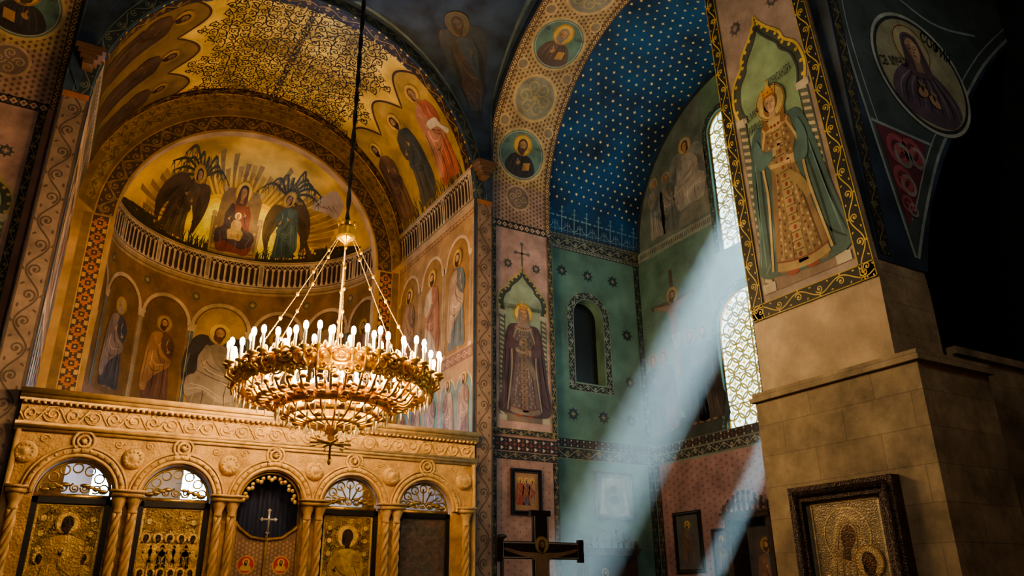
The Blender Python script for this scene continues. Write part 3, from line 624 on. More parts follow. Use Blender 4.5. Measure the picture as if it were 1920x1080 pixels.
for sx in(-1,1):
    P.stroke([(sx*.74,12.3),(sx*.76,13.4)],.06,(.45,.33,.16),5);P.circ(sx*.74,13.48,.09,.09,(.45,.33,.16),5,12);P.circ(sx*.58,14.18,.07,.07,(.45,.33,.16),5,12)
    for z in(12.5,12.8,13.1):P.star(sx*.62,z,.07,4,(.5,.36,.15),5)
for z in(12.34,12.44):P.stroke([(-.74,z),(.74,z)],.04,(.45,.33,.16),5)
fig(P,0,12.32,2.1,(.20,.06,.045),(.065,.045,.05),6,kind='seat',veil=(.09,.045,.04),beard=False,halo=(.78,.52,.10),skin=(.38,.22,.11))
fig(P,.0,12.80,.85,(.50,.34,.14),(.42,.28,.11),13,kind='seat',beard=False,halo=(.95,.68,.22),hair=(.25,.13,.05))
fig(P,-1.95,12.35,2.05,(.13,.095,.05),(.09,.06,.032),6,wings=(.09,.06,.035),fl=1,lean=.28,beard=False,halo=(.52,.34,.07))
fig(P,1.6,12.35,1.95,(.06,.10,.095),(.095,.145,.13),6,wings=(.12,.08,.035),fl=-1,lean=.1,beard=False,halo=(.55,.36,.08))
P.poly([(2.1,13.9),(2.35,14.12),(2.6,14.15),(2.95,13.75),(2.9,13.45),(2.7,13.6),(2.45,13.75)],(.40,.30,.2),3,3)
for q in range(5):P.stroke([(2.2+.12*q,13.95-.03*q),(2.5+.1*q,13.85-.07*q)],[.03,.008],(.25,.16,.1),4)
P.text('МР ΘУ',0,14.5,.16,(.3,.15,.05),6)
P.build('virgin_enthroned_mural',M_gilt)
def saint_panel(P,u0,u1,z0,z1,fc,kw,bw=.2,field=(.40,.25,.21),ground=(.20,.30,.22),fh=3.05,bg=(.02,.022,.02),fg=(.42,.33,.14),h=1.35,cross=True):
    cx=(u0+u1)/2;P.rect(u0,z0,u1,z1,field,1)
    w=(u1-u0)/2-bw-.27;zs=z0+.5+fh*.92-.1
    og=ogee(cx,w+.14,zs,h);og2=ogee(cx,w,zs,h*.86)
    P.poly([(cx-w-.14,z0+.35),(cx+w+.14,z0+.35)]+og,(.06,.07,.055),2)
    P.poly([(cx-w,z0+.35),(cx+w,z0+.35)]+og2,ground,3)
    P.stroke(og,.05,fg,3.4);P.stroke(og2,.04,(.05,.06,.05),4)
    for p in og[::3]:P.circ((p[0]-cx)*.93+cx,p[1]-.045,.035,.035,fg,3.6,8)
    for sx in(-1,1):
        band(P,straight(cx+sx*(w+.1),z0+.35,cx+sx*(w+.1),zs),.16,(.10,.12,.09),(.40,.36,.24),4,'hatch',.13)
        P.rect(cx+sx*(w+.1)-.12,zs-.08,cx+sx*(w+.1)+.12,zs+.05,(.42,.38,.28),6)
        P.rect(cx+sx*(w+.1)-.12,z0+.35,cx+sx*(w+.1)+.12,z0+.5,(.42,.38,.28),6)
    P.poly([(cx-w,z0+.35),(cx+w,z0+.35),(cx+w,z0+.75),(cx+.1,z0+.62),(cx-w,z0+.8)],(.20,.15,.11),4)
    royal(P,cx,z0+.48,fh,*fc,L=6,**kw)
    for sx in(-1,1):rosette(P,cx+sx*(w*.82),zs+h+.05,.16,(.12,.11,.10),2,field)
    if cross:
        P.stroke([(cx,zs+h+.05),(cx,zs+h+.65)],.05,(.14,.11,.10),2);P.stroke([(cx-.17,zs+h+.42),(cx+.17,zs+h+.42)],.05,(.14,.11,.10),2)
        for q in((0,.7),(.2,.42),(-.2,.42)):P.circ(cx+q[0],zs+h+q[1],.055,.055,(.14,.11,.10),2.2,10)
    b=bw/2
    for a in((u0+b,z0,u0+b,z1),(u1-b,z0,u1-b,z1),(u0,z0+b,u1,z0+b)):
        band(P,straight(*a),bw,bg,fg,7,'scroll',bw*1.5,edge=dk(fg,.7))
for sg in(1,-1):
    o=(9.08,16.45,0) if sg>0 else (mx(11.02,-1),16.45,0)
    P=Paint(plmap(o,(1,0,0),(0,0,1)))
    saint_panel(P,0,1.94,5.3,10.95,((.14,.10,.10),(.085,.045,.05),(.30,.24,.18)),dict(veil=(.26,.20,.18),halo=(.70,.48,.10)),bw=.16,field=(.46,.29,.25),ground=(.28,.34,.24))
    band(P,straight(0,11.05,1.94,11.05),.22,(.03,.03,.035),(.5,.42,.3),2,'diamond',.18,third=(.3,.08,.05))
    band(P,straight(0,5.08,1.94,5.08),.34,(.03,.02,.02),(.55,.45,.32),2,'mosaic',.24,third=(.32,.06,.04))
    band(P,straight(0,4.8,1.94,4.8),.18,(.025,.025,.025),(.38,.30,.15),2,'scroll',.26)
    P.rect(0,0,1.94,4.7,(.40,.24,.19),1)
    for i in range(11):
        for j in range(18):
            P.star(.12+i*.17,4.55-j*.17-(.085 if i%2 else 0),.05,4,(.30,.15,.12),2,.4)
    for x in(.08,1.86):band(P,straight(x,0,x,4.7),.16,(.025,.025,.025),(.34,.27,.13),2,'scroll',.24)
    if sg>0:P.text('СВ. ЦАРИЦА',.55,8.62,.16,(.03,.025,.02),12,0,.42);P.text('ТАМАРА',1.36,8.62,.16,(.03,.025,.02),12,0,.5)
    P.build('queen_saint_mural')
def smap(sg):
    def m(u,v,d):
        a=np.maximum(v,0)/RA;r=RA-d
        return np.stack([np.where(sg>0,8.9+u,2*CX-8.9-u),AYC+r*np.cos(a),ZC+r*np.sin(a)+np.minimum(v,0)],1)
    return m
for sg in(1,-1):
    P=Paint(smap(sg),.2)
    P.rect(0,-.85,2.1,13.3,(.48,.34,.17) ,1)
    P.rect(0,-.85,2.1,.45,(.40,.26,.21),1.3)
    for i in range(16):
        for j in range(105):
            x=.22+i*.112;y=-.75+j*.13+(.065 if i%2 else 0)
            P.poly([(x-.04,y),(x,y+.05),(x+.04,y),(x,y-.05)],(.17,.10,.05),2);
    for x in(.09,2.01):band(P,straight(x,-.85,x,13.3),.17,(.12,.065,.035),(.62,.44,.2),3,'diamond',.16)
    RB=[dict(hair=(.10,.06,.035)),dict(hair=(.25,.22,.19)),dict(hair=(.06,.03,.02))]
    for k,vv in enumerate((1.35,4.62,7.9,11.2)):
        bust(P,1.05,vv,.74,(.13,.23,.19),((.045,.04,.045),(.13,.085,.065),(.06,.05,.05))[k%3],4,rim=(.58,.42,.2),**RB[k%3])
        for sx in(-1,1):P.text(('СВ.','ІОАНН') [sx>0],1.05+sx*.5,vv+.25,.12,(.04,.04,.03),6,0,.8)
    for vv in(3.0,6.27,9.55):
        P.circ(1.05,vv,.62,.62,(.28,.27,.20),4,34);P.ring(1.05,vv,.60,.68,(.58,.42,.2),4.5,36)
        for q in range(6):
            a=q*PI/3;P.stroke(spiral(1.05+.33*math.cos(a),vv+.33*math.sin(a),.22,.04,a+PI,1.3,18),[.05,.02],(.48,.38,.18),5)
        P.circ(1.05,vv,.08,.08,(.48,.38,.18),5,10)
    for vv in(2.2,3.8,5.45,7.1,8.7):
        for sx in(-1,1):
            P.circ(1.05+sx*.72,vv-.02,.14,.14,(.28,.22,.15),4,16);P.ring(1.05+sx*.72,vv-.02,.13,.17,(.58,.42,.2),4.5,16)
    P.circ(1.05,.05,.36,.36,(.22,.16,.13),3.8,24);P.ring(1.05,.05,.34,.4,(.48,.34,.22),4,24)
    for q in range(4):
        a=q*PI/2;P.stroke(spiral(1.05+.18*math.cos(a),.05+.18*math.sin(a),.13,.03,a+PI,1.3,14),[.03,.015],(.5,.36,.22),4.5)
    P.build('medallion_arch_mural')
def bmap(sg):
    def m(u,v,d):
        a=v/4.5;t=(u-11.0)/3.4;rise=4.9-.65*t-d;A=4.55-d
        x=u if sg>0 else 2*CX-u
        return np.stack([x,AYC+A*np.cos(a),11.3+rise*np.sin(a)],1)
    return m
for sg in(1,-1):
    P=Paint(bmap(sg))
    j=0;v=1.1
    while v<13.6:
        u=11.12+(.13 if j%2 else 0)
        while u<14.35:
            P.star(u,v,rnd.uniform(.038,.058),4+rnd.choice([0,1]),(.85,.66,.26),1,.42);u+=.265
        v+=.24;j+=1
    u=11.15
    LB=(.20,.32,.34)
    while u<14.4:
        P.stroke([(u,.12),(u,.82)],.03,LB,1);P.stroke([(u-.13,.58),(u+.13,.58)],.03,LB,1);P.stroke([(u-.08,.72),(u+.08,.72)],.022,LB,1)
        for q in((0,.86),(.15,.58),(-.15,.58)):P.circ(u+q[0],q[1],.035,.035,LB,1.3,8)
        for sx in(-1,1):P.stroke([(u,.2),(u+sx*.12,.28),(u+sx*.15,.42)],[.03,.015],LB,1,4);P.stroke([(u+sx*.06,.18),(u+sx*.2,.2)],.02,LB,1)
        P.stroke([(u+.22,.12),(u+.22,.45)],.022,LB,1);P.stroke([(u+.15,.34),(u+.29,.34)],.02,LB,1)
        u+=.44
    band(P,straight(11.0,.03,14.4,.03),.14,(.02,.03,.04),(.30,.30,.22),1,'diamond',.14)
    P.build('star_frieze_mural')
P=Paint(plmap((0,16.75,0),(1,0,0),(0,0,1)))
band(P,straight(11.0,11.12,14.4,11.12),.28,(.02,.03,.035),(.38,.34,.22),1,'scroll',.3,edge=(.3,.28,.18))
band(P,straight(11.0,10.93,14.4,10.93),.12,(.03,.02,.02),(.4,.38,.3),1,'diamond',.12)
band(P,straight(11.0,5.32,14.4,5.32),.22,(.02,.02,.02),(.42,.40,.32),1,'mosaic',.2,third=(.22,.05,.04))
band(P,straight(11.0,5.05,14.4,5.05),.3,(.02,.025,.025),(.36,.30,.16),1,'scroll',.34,edge=(.3,.26,.14))
band(P,straight(14.27,5.5,14.27,10.9),.2,(.02,.03,.03),(.2,.26,.22),1,'scroll',.26)
band(P,straight(14.27,0,14.27,4.9),.2,(.02,.03,.03),(.2,.2,.14),1,'scroll',.26)
for s_ in [straight(12.40-.63,6.88,12.40-.63,8.95),straight(12.40+.63,6.88,12.40+.63,8.95),straight(11.65,6.86,13.15,6.86)]:band(P,s_,.22,(.02,.03,.03),(.34,.36,.28),2,'scroll',.24,edge=(.3,.3,.2))
band(P,arc(12.40,8.95,.63,0,PI),.22,(.02,.03,.03),(.34,.36,.28),2,'scroll',.24,edge=(.3,.3,.2))
for p in((11.55,10.2),(12.45,10.2),(13.35,10.2),(13.75,8.6),(13.75,7.2),(11.75,6.1),(12.75,6.1),(13.7,6.1)):rosette(P,p[0],p[1],.2,(.035,.06,.06),2,(.3,.26,.14))
P.build('far_wall_ornament')
P=Paint(plmap((14.4,16.75,0),(0,-1,0),(0,0,1)))
def lun(a):return(4.55-4.5*math.cos(a),11.3+4.2*math.sin(a))
P.poly([lun(a) for a in np.linspace(0,PI*.405,24)]+[(3.27,11.3)],(.13,.18,.18),1)
P.stroke([lun(a) for a in np.linspace(0,PI*.5,24)],.14,(.03,.045,.05),2)
fig(P,1.0,11.45,2.0,(.26,.27,.26),(.16,.20,.22),4,fl=-1,beard=False,veil=(.2,.24,.25),halo=(.35,.33,.22))
fig(P,1.55,11.45,1.95,(.12,.15,.17),(.22,.22,.22),4,fl=1,beard=False,veil=(.16,.2,.22),halo=(.35,.33,.22))
fig(P,2.45,11.9,2.2,(.32,.34,.33),(.36,.36,.35),4,kind='seat',wings=(.22,.26,.27),fl=-1,beard=False,halo=(.4,.38,.25))
P.poly([(1.9,11.4),(3.25,11.4),(3.25,12.2),(2.6,12.3),(2.0,12.1)],(.19,.21,.20),2)
P.rect(0,11.0,3.3,11.3,(.26,.30,.28),2)
for i in range(40):P.rect(.12+i*.078,11.08,.12+i*.078+rnd.uniform(.02,.05),11.22,(.07,.1,.1),3)
P.rect(0,5.4,2.8,10.95,(.10,.19,.17),1)
P.stroke([(1.35,6.2),(1.35,10.3)],.14,(.08,.06,.05),3);P.stroke([(.45,9.35),(2.25,9.35)],.12,(.08,.06,.05),3)
P.poly([(.55,9.38),(.95,9.3),(1.2,9.28),(1.5,9.28),(1.75,9.3),(2.15,9.38),(2.1,9.28),(1.65,9.12),(1.52,8.8),(1.5,8.3),(1.45,7.4),(1.35,7.2),(1.25,7.4),(1.2,8.3),(1.18,8.8),(1.05,9.12),(.6,9.28)],(.24,.17,.12),4,3)
P.poly([(1.17,8.35),(1.53,8.4),(1.5,8.0),(1.3,7.9)],(.35,.36,.34),5);head(P,1.35,9.5,.32,6,halo=(.3,.26,.12),skin=(.24,.17,.12))
for i,(x,c) in enumerate(((.35,(.05,.07,.10)),(.8,(.12,.05,.05)),(1.9,(.03,.035,.04)),(2.4,(.05,.04,.04)))):
    fig(P,x,5.75,2.3 if i<2 else 2.6,c,dk(c,.7),8,fl=(-1)**i,halo=(.22,.19,.1),beard=i>1)
P.poly([(0,5.45),(2.8,5.45),(2.8,6.6),(1.6,6.0),(.5,6.2),(0,5.9)],(.04,.05,.05),2.5,3)
for z,st in((5.3,'mosaic'),(5.05,'scroll')):band(P,straight(0,z,9,z),.24,(.02,.022,.025),(.34,.33,.26),3,st,.26,edge=(.2,.2,.16),third=(.2,.06,.05))
P.rect(0,0,9,4.9,(.31,.19,.19),1)
for i in range(50):
    for j in range(26):P.star(.2+i*.18,4.8-j*.18-(.09 if i%2 else 0),.055,4,(.18,.10,.11),2,.4)
band(P,straight(.12,0,.12,4.9),.2,(.02,.02,.022),(.25,.2,.12),3,'scroll',.26)
for c,zs,r,z0 in((16.75-12.80,7.85,1.08,5.4),(16.75-12.85,13.7,.56,10.1)):
    band(P,arc(c,zs,r+.1,0,PI),.16,(.03,.05,.05),(.22,.28,.25),3,'scroll',.22)
    band(P,straight(c-r-.1,z0,c-r-.1,zs),.16,(.03,.05,.05),(.22,.28,.25),3,'scroll',.22)
P.build('resurrection_mural')
def glaze(name,cy,z0,zs,r):
    P=Paint(plmap((14.52,cy,0),(0,-1,0),(0,0,1)))
    P.poly(archp(0,z0,zs,r,24),(1.2,1.8,2.2),0)
    LT=(.24,.20,.06);p=.38
    n=int(r/p)+1
    k=0;z=z0+.18
    while z<zs+r:
        for i in range(-n,n+1):
            x=i*p+(p/2 if k%2 else 0)
            if abs(x)<r-.08 and (z<zs or math.hypot(x,z-zs)<r-.1):
                P.ring(x,z,p*.44,p*.57,LT,1,18);P.star(x,z,p*.27,4,(.70,.52,.10),1.2,.35)
        z+=p*.62;k+=1
    e=empty(name);P.build('leaded_panes',M_glass,e)
    B=MB();B.tube([(14.5,cy-q[0],q[1]) for q in archp(0,z0+.02,zs,r-.02,24)],.035,6,True)
    for z in np.arange(z0+.6,zs+.1,.75):B.tube([(14.49,cy-r,z),(14.49,cy+r,z)],.012,5)
    B.tube([(14.49,cy,z0),(14.49,cy,zs+r)],.015,5);B.obj('frame',M_dgold,e)
glaze('window_1',12.80,5.4,7.85,1.08);glaze('window_2',12.85,10.1,13.7,.56)
def almap(u,v,d):
    k=np.maximum(0,v-5.34);Y=7.62+.02*k-u*(2.12-.044*k)/2.12
    return np.stack([8.7-d,Y,v],1)
P=Paint(almap,.5)
saint_panel(P,0,2.12,5.36,12.6,((.21,.14,.07),(.055,.11,.105),(.42,.32,.15)),dict(hair=(.2,.1,.04),halo=(.42,.36,.16),lin=(.10,.06,.025),skin=(.50,.34,.20)),bw=.24,field=(.27,.22,.19),ground=(.20,.30,.18),fh=3.2,bg=(.012,.014,.012),fg=(.50,.38,.09),h=1.75,cross=False)
P.text('АЛЕКСАНДРА',1.36,9.0,.20,(.008,.008,.008),13,.12,.36);P.text('СВ. МУЧ.',.66,8.62,.19,(.008,.008,.008),13,.1,.44);P.text('ЦАРИЦА',.66,8.38,.19,(.008,.008,.008),13,.1,.44)
P.rect(0,4.25,2.12,5.34,(.36,.28,.19),1)
P.build('saint_alexandra_mural')
P=Paint(plmap((0,5.5,0),(1,0,0),(0,0,1)))
LN=(.26,.33,.32)
edge=cr([(9.66,5.8),(10.1,6.63),(10.78,7.72),(11.55,8.64),(13.05,10.3),(14.9,11.85),(15.9,12.4)],5,False)
P.poly([(9.0,14.0),(9.05,8.9),(9.6,5.85)]+edge.tolist()+[(15.9,14)],(.06,.085,.085),.5)
P.stroke(edge,.06,LN,2);P.stroke([(9.6,5.8),(9.05,8.9),(9.0,10.4),(9.3,14)],.06,LN,2,5)
P.stroke([(a-.16,b+.12) for a,b in edge[4:]],.03,LN,2);P.stroke([(9.72,6.4),(9.22,8.9),(9.17,10.4),(9.45,14)],.03,LN,2,5)
P.poly([(9.60,6.25),(9.34,7.9),(10.55,7.9),(10.02,6.9)],(.13,.035,.055),2.2)
for q in((9.75,7.55,.26),(10.1,7.6,.24),(9.72,7.05,.22),(9.70,6.65,.14)):
    P.ring(q[0],q[1],q[2]*.6,q[2],(.34,.09,.11),3,20);P.ring(q[0]+.1,q[1]-.08,q[2]*.5,q[2]*.8,(.26,.24,.22),3.3,20);P.star(q[0],q[1],q[2]*.5,4,(.36,.12,.12),3.6,.4)
P.stroke([(9.25,7.9),(10.7,7.9)],.05,LN,2.4)
P.tf=lambda v:np.stack([(v[:,0]-10.9)*1.12+10.9,v[:,1]],1)
P.circ(10.9,9.28,1.12,1.12,(.035,.045,.045),3,48);P.ring(10.9,9.28,1.06,1.12,(.36,.40,.35),4,48);P.circ(10.9,9.28,1.0,1.0,(.30,.30,.19),4,48)
x,y,r=10.9,9.28,1.0
P.poly([(x-.78*r,y-.60*r),(x-.66*r,y-.2*r),(x-.3*r,y+.10*r),(x+.2*r,y+.12*r),(x+.6*r,y-.1*r),(x+.8*r,y-.5*r),(x+.4*r,y-.90*r),(x-.4*r,y-.90*r)],(.11,.08,.105),5,5)
for q in range(11):
    a=-.65+q*.135;P.stroke([(x+a*.4,y),(x+a*.9,y-.35),(x+a,y-.7)],[.01,.045,.01],(.045,.035,.05) if q%2 else (.22,.17,.2),6,4)
head(P,x-.12,y+.42,.56,6,skin=(.42,.28,.18),veil=(.12,.08,.10),beard=False,halo=(.38,.35,.20),tilt=.22)
for hx,hy_,ro_ in((x-.12,y-.40,.6),(x+.12,y-.5,-.6)):
    P.circ(hx,hy_,.14,.09,(.36,.23,.14),11,10,ro_)
    for q in range(4):P.stroke([(hx,hy_+.02),(hx+.03+.04*q-.08,hy_+.2-.01*q)],.035,(.36,.23,.14),11.2)
P.tf=None
P.text('СОФИЯ',11.46,9.92,.32,(.01,.01,.008),8,-.30,.68);P.text('СВ. МУЧЦА',10.20,9.18,.23,(.01,.01,.008),8,.3,.64)
P.stroke([(8.8,10.7),(10,10.9),(11.6,10.6),(13,10.9)],.05,LN,2,6)
bust(P,9.9,12.2,.9,(.12,.12,.10),(.14,.05,.06),4)
for q in range(8):P.stroke(spiral(11.9+q*.45,11.4+q*.33,.25,.05,q,1.4),[.05,.02],(.22,.25,.22),3)
band(P,straight(8.92,5.7,8.92,14),.22,(.02,.025,.02),(.24,.20,.09),3,'scroll',.3)
P.build('saint_sophia_mural')
def pmap(sg):
    f=pend(sg)
    def m(u,v,d):
        return np.array([np.array(f(min(max(b,0),1),min(max(a,0),1)))+np.array([-sg*.6,-.6,-.5])*(dd+.004) for a,b,dd in zip(u,v,d)])
    return m
for sg in(1,-1):
    P=Paint(pmap(sg),.08,off=.004)
    P.stroke([(.06,.1),(.06,.95)],.03,(.10,.14,.14),1);P.stroke([(.94,.1),(.94,.95)],.03,(.10,.14,.14),1)
    P.tf=lambda v:np.stack([.5+(v[:,0])*.62,.30+v[:,1]*.55],1)
    fig(P,0,0,1.0,(.035,.055,.085),(.055,.042,.04),3,kind='seat',wings=(.03,.04,.055),halo=(.08,.075,.045),skin=(.08,.06,.045))
    P.tf=None
    P.build('evangelist_mural')
# ================================================================== ICONOSTASIS
ico=empty('iconostasis');Y0=15.9
CXS=[.45,2.13,3.86,5.50,7.17];RI=.62;ZS=3.35
slab('stone_screen',[[(-.62,0),(8.36,0),(8.36,4.95),(-.62,4.95)]]+[archp(c,.9 if i!=2 else .02,ZS,RI,28) for i,c in enumerate(CXS)],.3,frame((0,Y0,0),(1,0,0),(0,0,1)),M_stonec,ico)
B=MB()
def mould(z0,z1,out):B.box((-.66,Y0-out,z0),(8.40,Y0+.02,z1))
mould(5.02,5.12,.17);mould(4.95,5.02,.13);mould(4.90,4.95,.08);mould(4.44,4.49,.07);mould(4.38,4.44,.04)
B.tube([(-.66,Y0-.05,4.52),(8.4,Y0-.05,4.52)],.03,8);B.tube([(-.66,Y0-.10,4.93),(8.4,Y0-.10,4.93)],.025,8)
x=-.6
while x<8.35:B.box((x,Y0-.13,4.87),(x+.05,Y0,4.91));x+=.1
x=-.45;k=0
while x<8.3:
    sg=1 if k%2 else -1
    s_=spiral(x,4.70,.15,.03,PI if sg>0 else 0,1.5*sg,22);B.tube([(p[0],Y0-.01,p[1]) for p in s_],.018,5)
    B.tube([(x-.17,Y0-.01,4.70),(x-.08,Y0-.01,4.70+sg*.14),(x+.08,Y0-.01,4.70+sg*.14),(x+.17,Y0-.01,4.70)],.016,5)
    for q in range(3):B.ell((x+.1*math.cos(q*2.1+k),Y0-.01,4.7+.12*math.sin(q*2.1+k)),(.035,.02,.02),6,4)
    x+=.33;k+=1
for c in CXS:
    for r,t in((RI+.05,.035),(RI+.13,.05),(RI+.21,.025)):
        B.tube([(c+r*math.cos(a),Y0-.02,ZS+r*math.sin(a)) for a in np.linspace(0,PI,30)],t,7)
    for a in np.linspace(.1,PI-.1,17):B.ell((c+(RI+.13)*math.cos(a),Y0-.07,ZS+(RI+.13)*math.sin(a)),(.03,.02,.03),6,4)
    z=ZS+RI+.30
    for r in(.17,.10):B.tube([(c+r*math.cos(a),Y0-.03,z+r*math.sin(a)) for a in np.linspace(0,2*PI,24,endpoint=False)],.028,6,True)
    B.ell((c,Y0-.05,z),(.05,.05,.05))
    for q in range(8):a=q*PI/4;B.tube([(c+.05*math.cos(a),Y0-.03,z+.05*math.sin(a)),(c+.16*math.cos(a+.35),Y0-.03,z+.16*math.sin(a+.35))],.012,5)
mids=[-.42]+[(CXS[i]+CXS[i+1])/2 for i in range(4)]+[8.08]
for c in mids:
    z=4.02;B.lathe([(0,-.13),(.06,-.12),(.09,-.08),(.13,-.10),(.18,-.05),(.2,.0)],(c,Y0,z),24,'Y')
    for q in range(12):a=q*PI/6;B.ell((c+.125*math.cos(a),Y0-.08,z+.125*math.sin(a)),(.028,.03,.028),6,4)
    for sx in(-1,1):
        for zz in(3.75,4.27):
            s_=spiral(c+sx*.26,zz,.09,.02,0,1.4*sx,16);B.tube([(p[0],Y0-.005,p[1]) for p in s_ if -.6<p[0]<8.34],.014,5)
    xs=[c-.12,c+.12] if -.3<c<8 else [c]
    for xx in xs:
        for ph in range(3):
            B.tube([(xx+.045*math.cos(t*9+ph*2.09),Y0-.13+.045*math.sin(t*9+ph*2.09),.3+t) for t in np.linspace(0,2.75,60)],.042,6)
        B.lathe([(0,0),(.07,0),(.085,.04),(.07,.08),(.1,.16),(.13,.24),(.13,.28)],(xx,Y0-.13,3.04),14)
        B.lathe([(.12,0),(.12,.06),(.08,.12),(.07,.2)],(xx,Y0-.13,.12),14)
    w=.26 if len(xs)>1 else .15
    B.box((c-w,Y0-.28,3.32),(c+w,Y0,3.40));B.box((c-w-.03,Y0-.31,3.40),(c+w+.03,Y0,3.44));B.box((c-w,Y0-.3,0),(c+w,Y0,.14))
B.tube([(-.58,Y0-.03,0.2),(-.58,Y0-.03,4.4)],.05,7);B.tube([(8.32,Y0-.03,0.2),(8.32,Y0-.03,4.4)],.05,7)
B.obj('carved_ornament',M_stoner,ico,True)
for i,c in enumerate(CXS):
    if i==2:continue
    B=MB();yb=16.02
    for a,b in(((c-.62,yb-.05,.9),(c-.53,yb+.06,3.3)),((c+.53,yb-.05,.9),(c+.62,yb+.06,3.3)),((c-.62,yb-.05,3.2),(c+.62,yb+.06,3.3)),((c-.62,yb-.05,.9),(c+.62,yb+.06,1.0)),((c-.55,yb+.03,.95),(c+.55,yb+.08,3.25))):B.box(a,b)
    e=empty('framed_icon');B.obj('frame',M_black,e)
    P=Paint(plmap((c,yb+.0,0),(1,0,0),(0,0,1)),off=.004)
    P.rect(-.53,1,.53,3.2,(.30,.20,.055) if i<4 else (.16,.13,.10),0)
    if i==4:
        for a in range(6):
            for b in range(12):P.rect(-.5+a*.17,1.03+b*.18,-.5+a*.17+.15,1.03+b*.18+.16,(.13+.05*rnd.random(),.11,.08),1)
    else:
        for q in range(110):
            P.stroke(spiral(rnd.uniform(-.46,.46),rnd.uniform(1.7,3.12),.06,.01,rnd.uniform(0,6),1.3,12),[.02,.008],(.65,.46,.15) if q%2 else (.08,.05,.015),1)
        for xx in(-.38,.38):
            for z in(2.45,2.7,2.95):P.circ(xx,z,.08,.05,(.72,.52,.18),2,12);P.ring(xx,z,.05,.065,(.2,.12,.03),2.5,12)
        G1=(.66,.46,.14);G2=(.50,.33,.09);hl=(.78,.54,.16)
        if i==0:
            fig(P,0,1.1,1.95,G1,G2,5,halo=hl,item='book',skin=(.04,.025,.018))
            for xx in(-.33,.33):fig(P,xx,1.3,1.1,G1,G2,3,halo=hl,skin=(.04,.025,.018))
        elif i==1:
            for q in range(5):fig(P,-.4+q*.2,1.8,.95,G1,G2,3,halo=hl,skin=(.05,.03,.02),fl=(-1)**q)
            P.circ(0,1.95,.34,.13,(.72,.54,.2),8,20);P.circ(0,1.97,.27,.09,(.3,.2,.08),8.5,20)
            for q in range(6):fig(P,-.42+q*.168,1.2,.95,G1,G2,9.5,halo=hl,skin=(.05,.03,.02),fl=(-1)**q)
        else:fig(P,0,1.15,1.85,G1,G2,3,kind='seat',halo=hl,skin=(.05,.03,.02),item='book')
        P.stroke([(-.5,1.03),(-.5,3.17),(.5,3.17),(.5,1.03)],.04,(.7,.5,.18),3)
    P.build('gilded_relief',M_relief,e)
    B=MB();yy=16.05
    B.tube([(c+(RI-.04)*math.cos(a),yy,ZS+(RI-.04)*math.sin(a)) for a in np.linspace(0,PI,24)],.025,6)
    for a in np.linspace(.25,PI-.25,7):
        px,pz=c+.47*math.cos(a),ZS+.47*math.sin(a)
        B.tube([(px+.08*math.cos(t),yy,pz+.08*math.sin(t)) for t in np.linspace(0,2*PI,14,endpoint=False)],.016,5,True)
        if i>1:B.tube([(c+.1*math.cos(a),yy,ZS+.05+.1*math.sin(a)),(px,yy,pz)],.018,5)
    for q in range(5):
        s_=spiral(c-.34+q*.17,ZS+.12,.09,.02,q,1.6,16);B.tube([(p[0],yy,p[1]) for p in s_],.018,5)
    B.box((c-.6,yy-.02,ZS-.06),(c+.6,yy+.02,ZS+.02))
    for sx in(-1,1):
        for q in range(4):B.ell((c+sx*(.15+.1*q),yy-.02,ZS+.08+.03*(3-q)),(.08,.03,.035),8,5)
    B.obj('filigree_lunette',M_dgold,e,True)
e=empty('royal_doors');c=3.86
P=Paint(plmap((c,16.0,0),(1,0,0),(0,0,1)),off=.004)
for sx in(-1,1):
    P.poly([(sx*.02,.1),(sx*.6,.1),(sx*.6,2.95),(sx*.5,2.85),(sx*.3,2.72),(sx*.02,2.68)],(.24,.15,.10),1)
    for a in range(8):
        for b in range(30):
            x_=sx*(.07+a*.07);z_=.2+b*.083+(.04 if a%2 else 0)
            P.poly([(x_-.028,z_),(x_,z_+.034),(x_+.028,z_),(x_,z_-.034)],(.42,.27,.17),2)
    P.circ(sx*.33,2.22,.17,.17,(.6,.38,.1),3,24);P.circ(sx*.33,2.22,.145,.145,(.55,.03,.02),4,24)
    P.poly([(sx*.33-.1,2.12),(sx*.33-.06,2.22),(sx*.33+.06,2.22),(sx*.33+.1,2.12)],(.6,.4,.1),5,3);head(P,sx*.33,2.26,.09,6,halo=(.8,.55,.15))
    P.circ(sx*.33,1.5,.17,.17,(.6,.38,.1),3,24);P.circ(sx*.33,1.5,.145,.145,(.55,.03,.02),4,24)
P.build('door_leaves',M_paint,e)
B=MB();B.box((c-.022,15.93,.1),(c+.022,16.03,2.75))
B.tube([(c-.6,15.97,.1),(c-.6,15.97,3.0)],.03);B.tube([(c+.6,15.97,.1),(c+.6,15.97,3.0)],.03)
B.tube([(c+q[0],15.97,q[1]) for q in((-.6,2.96),(-.5,2.86),(-.3,2.72),(0,2.68),(.3,2.72),(.5,2.86),(.6,2.96))],.03)
B.obj('door_frame',M_dgold,e)
B=MB()
for k in range(7):
    a=PI*(k+.5)/7;px,pz=c+.52*math.cos(a),ZS+.52*math.sin(a)
    for q in range(3):
        t=a+(q-1)*1.3+PI;B.ell((px+.06*math.cos(t),16.0,pz+.06*math.sin(t)),(.045,.015,.045),10,6)
B.tube([(c+.59*math.cos(a),16.0,ZS+.59*math.sin(a)) for a in np.linspace(0,PI,24)],.025,6)
B.obj('trefoil_border',M_dgold,e,True)
B=MB();z=3.02
B.box((c-.016,15.9,z-.22),(c+.016,15.94,z+.2));B.box((c-.12,15.9,z+.014),(c+.12,15.94,z+.046))
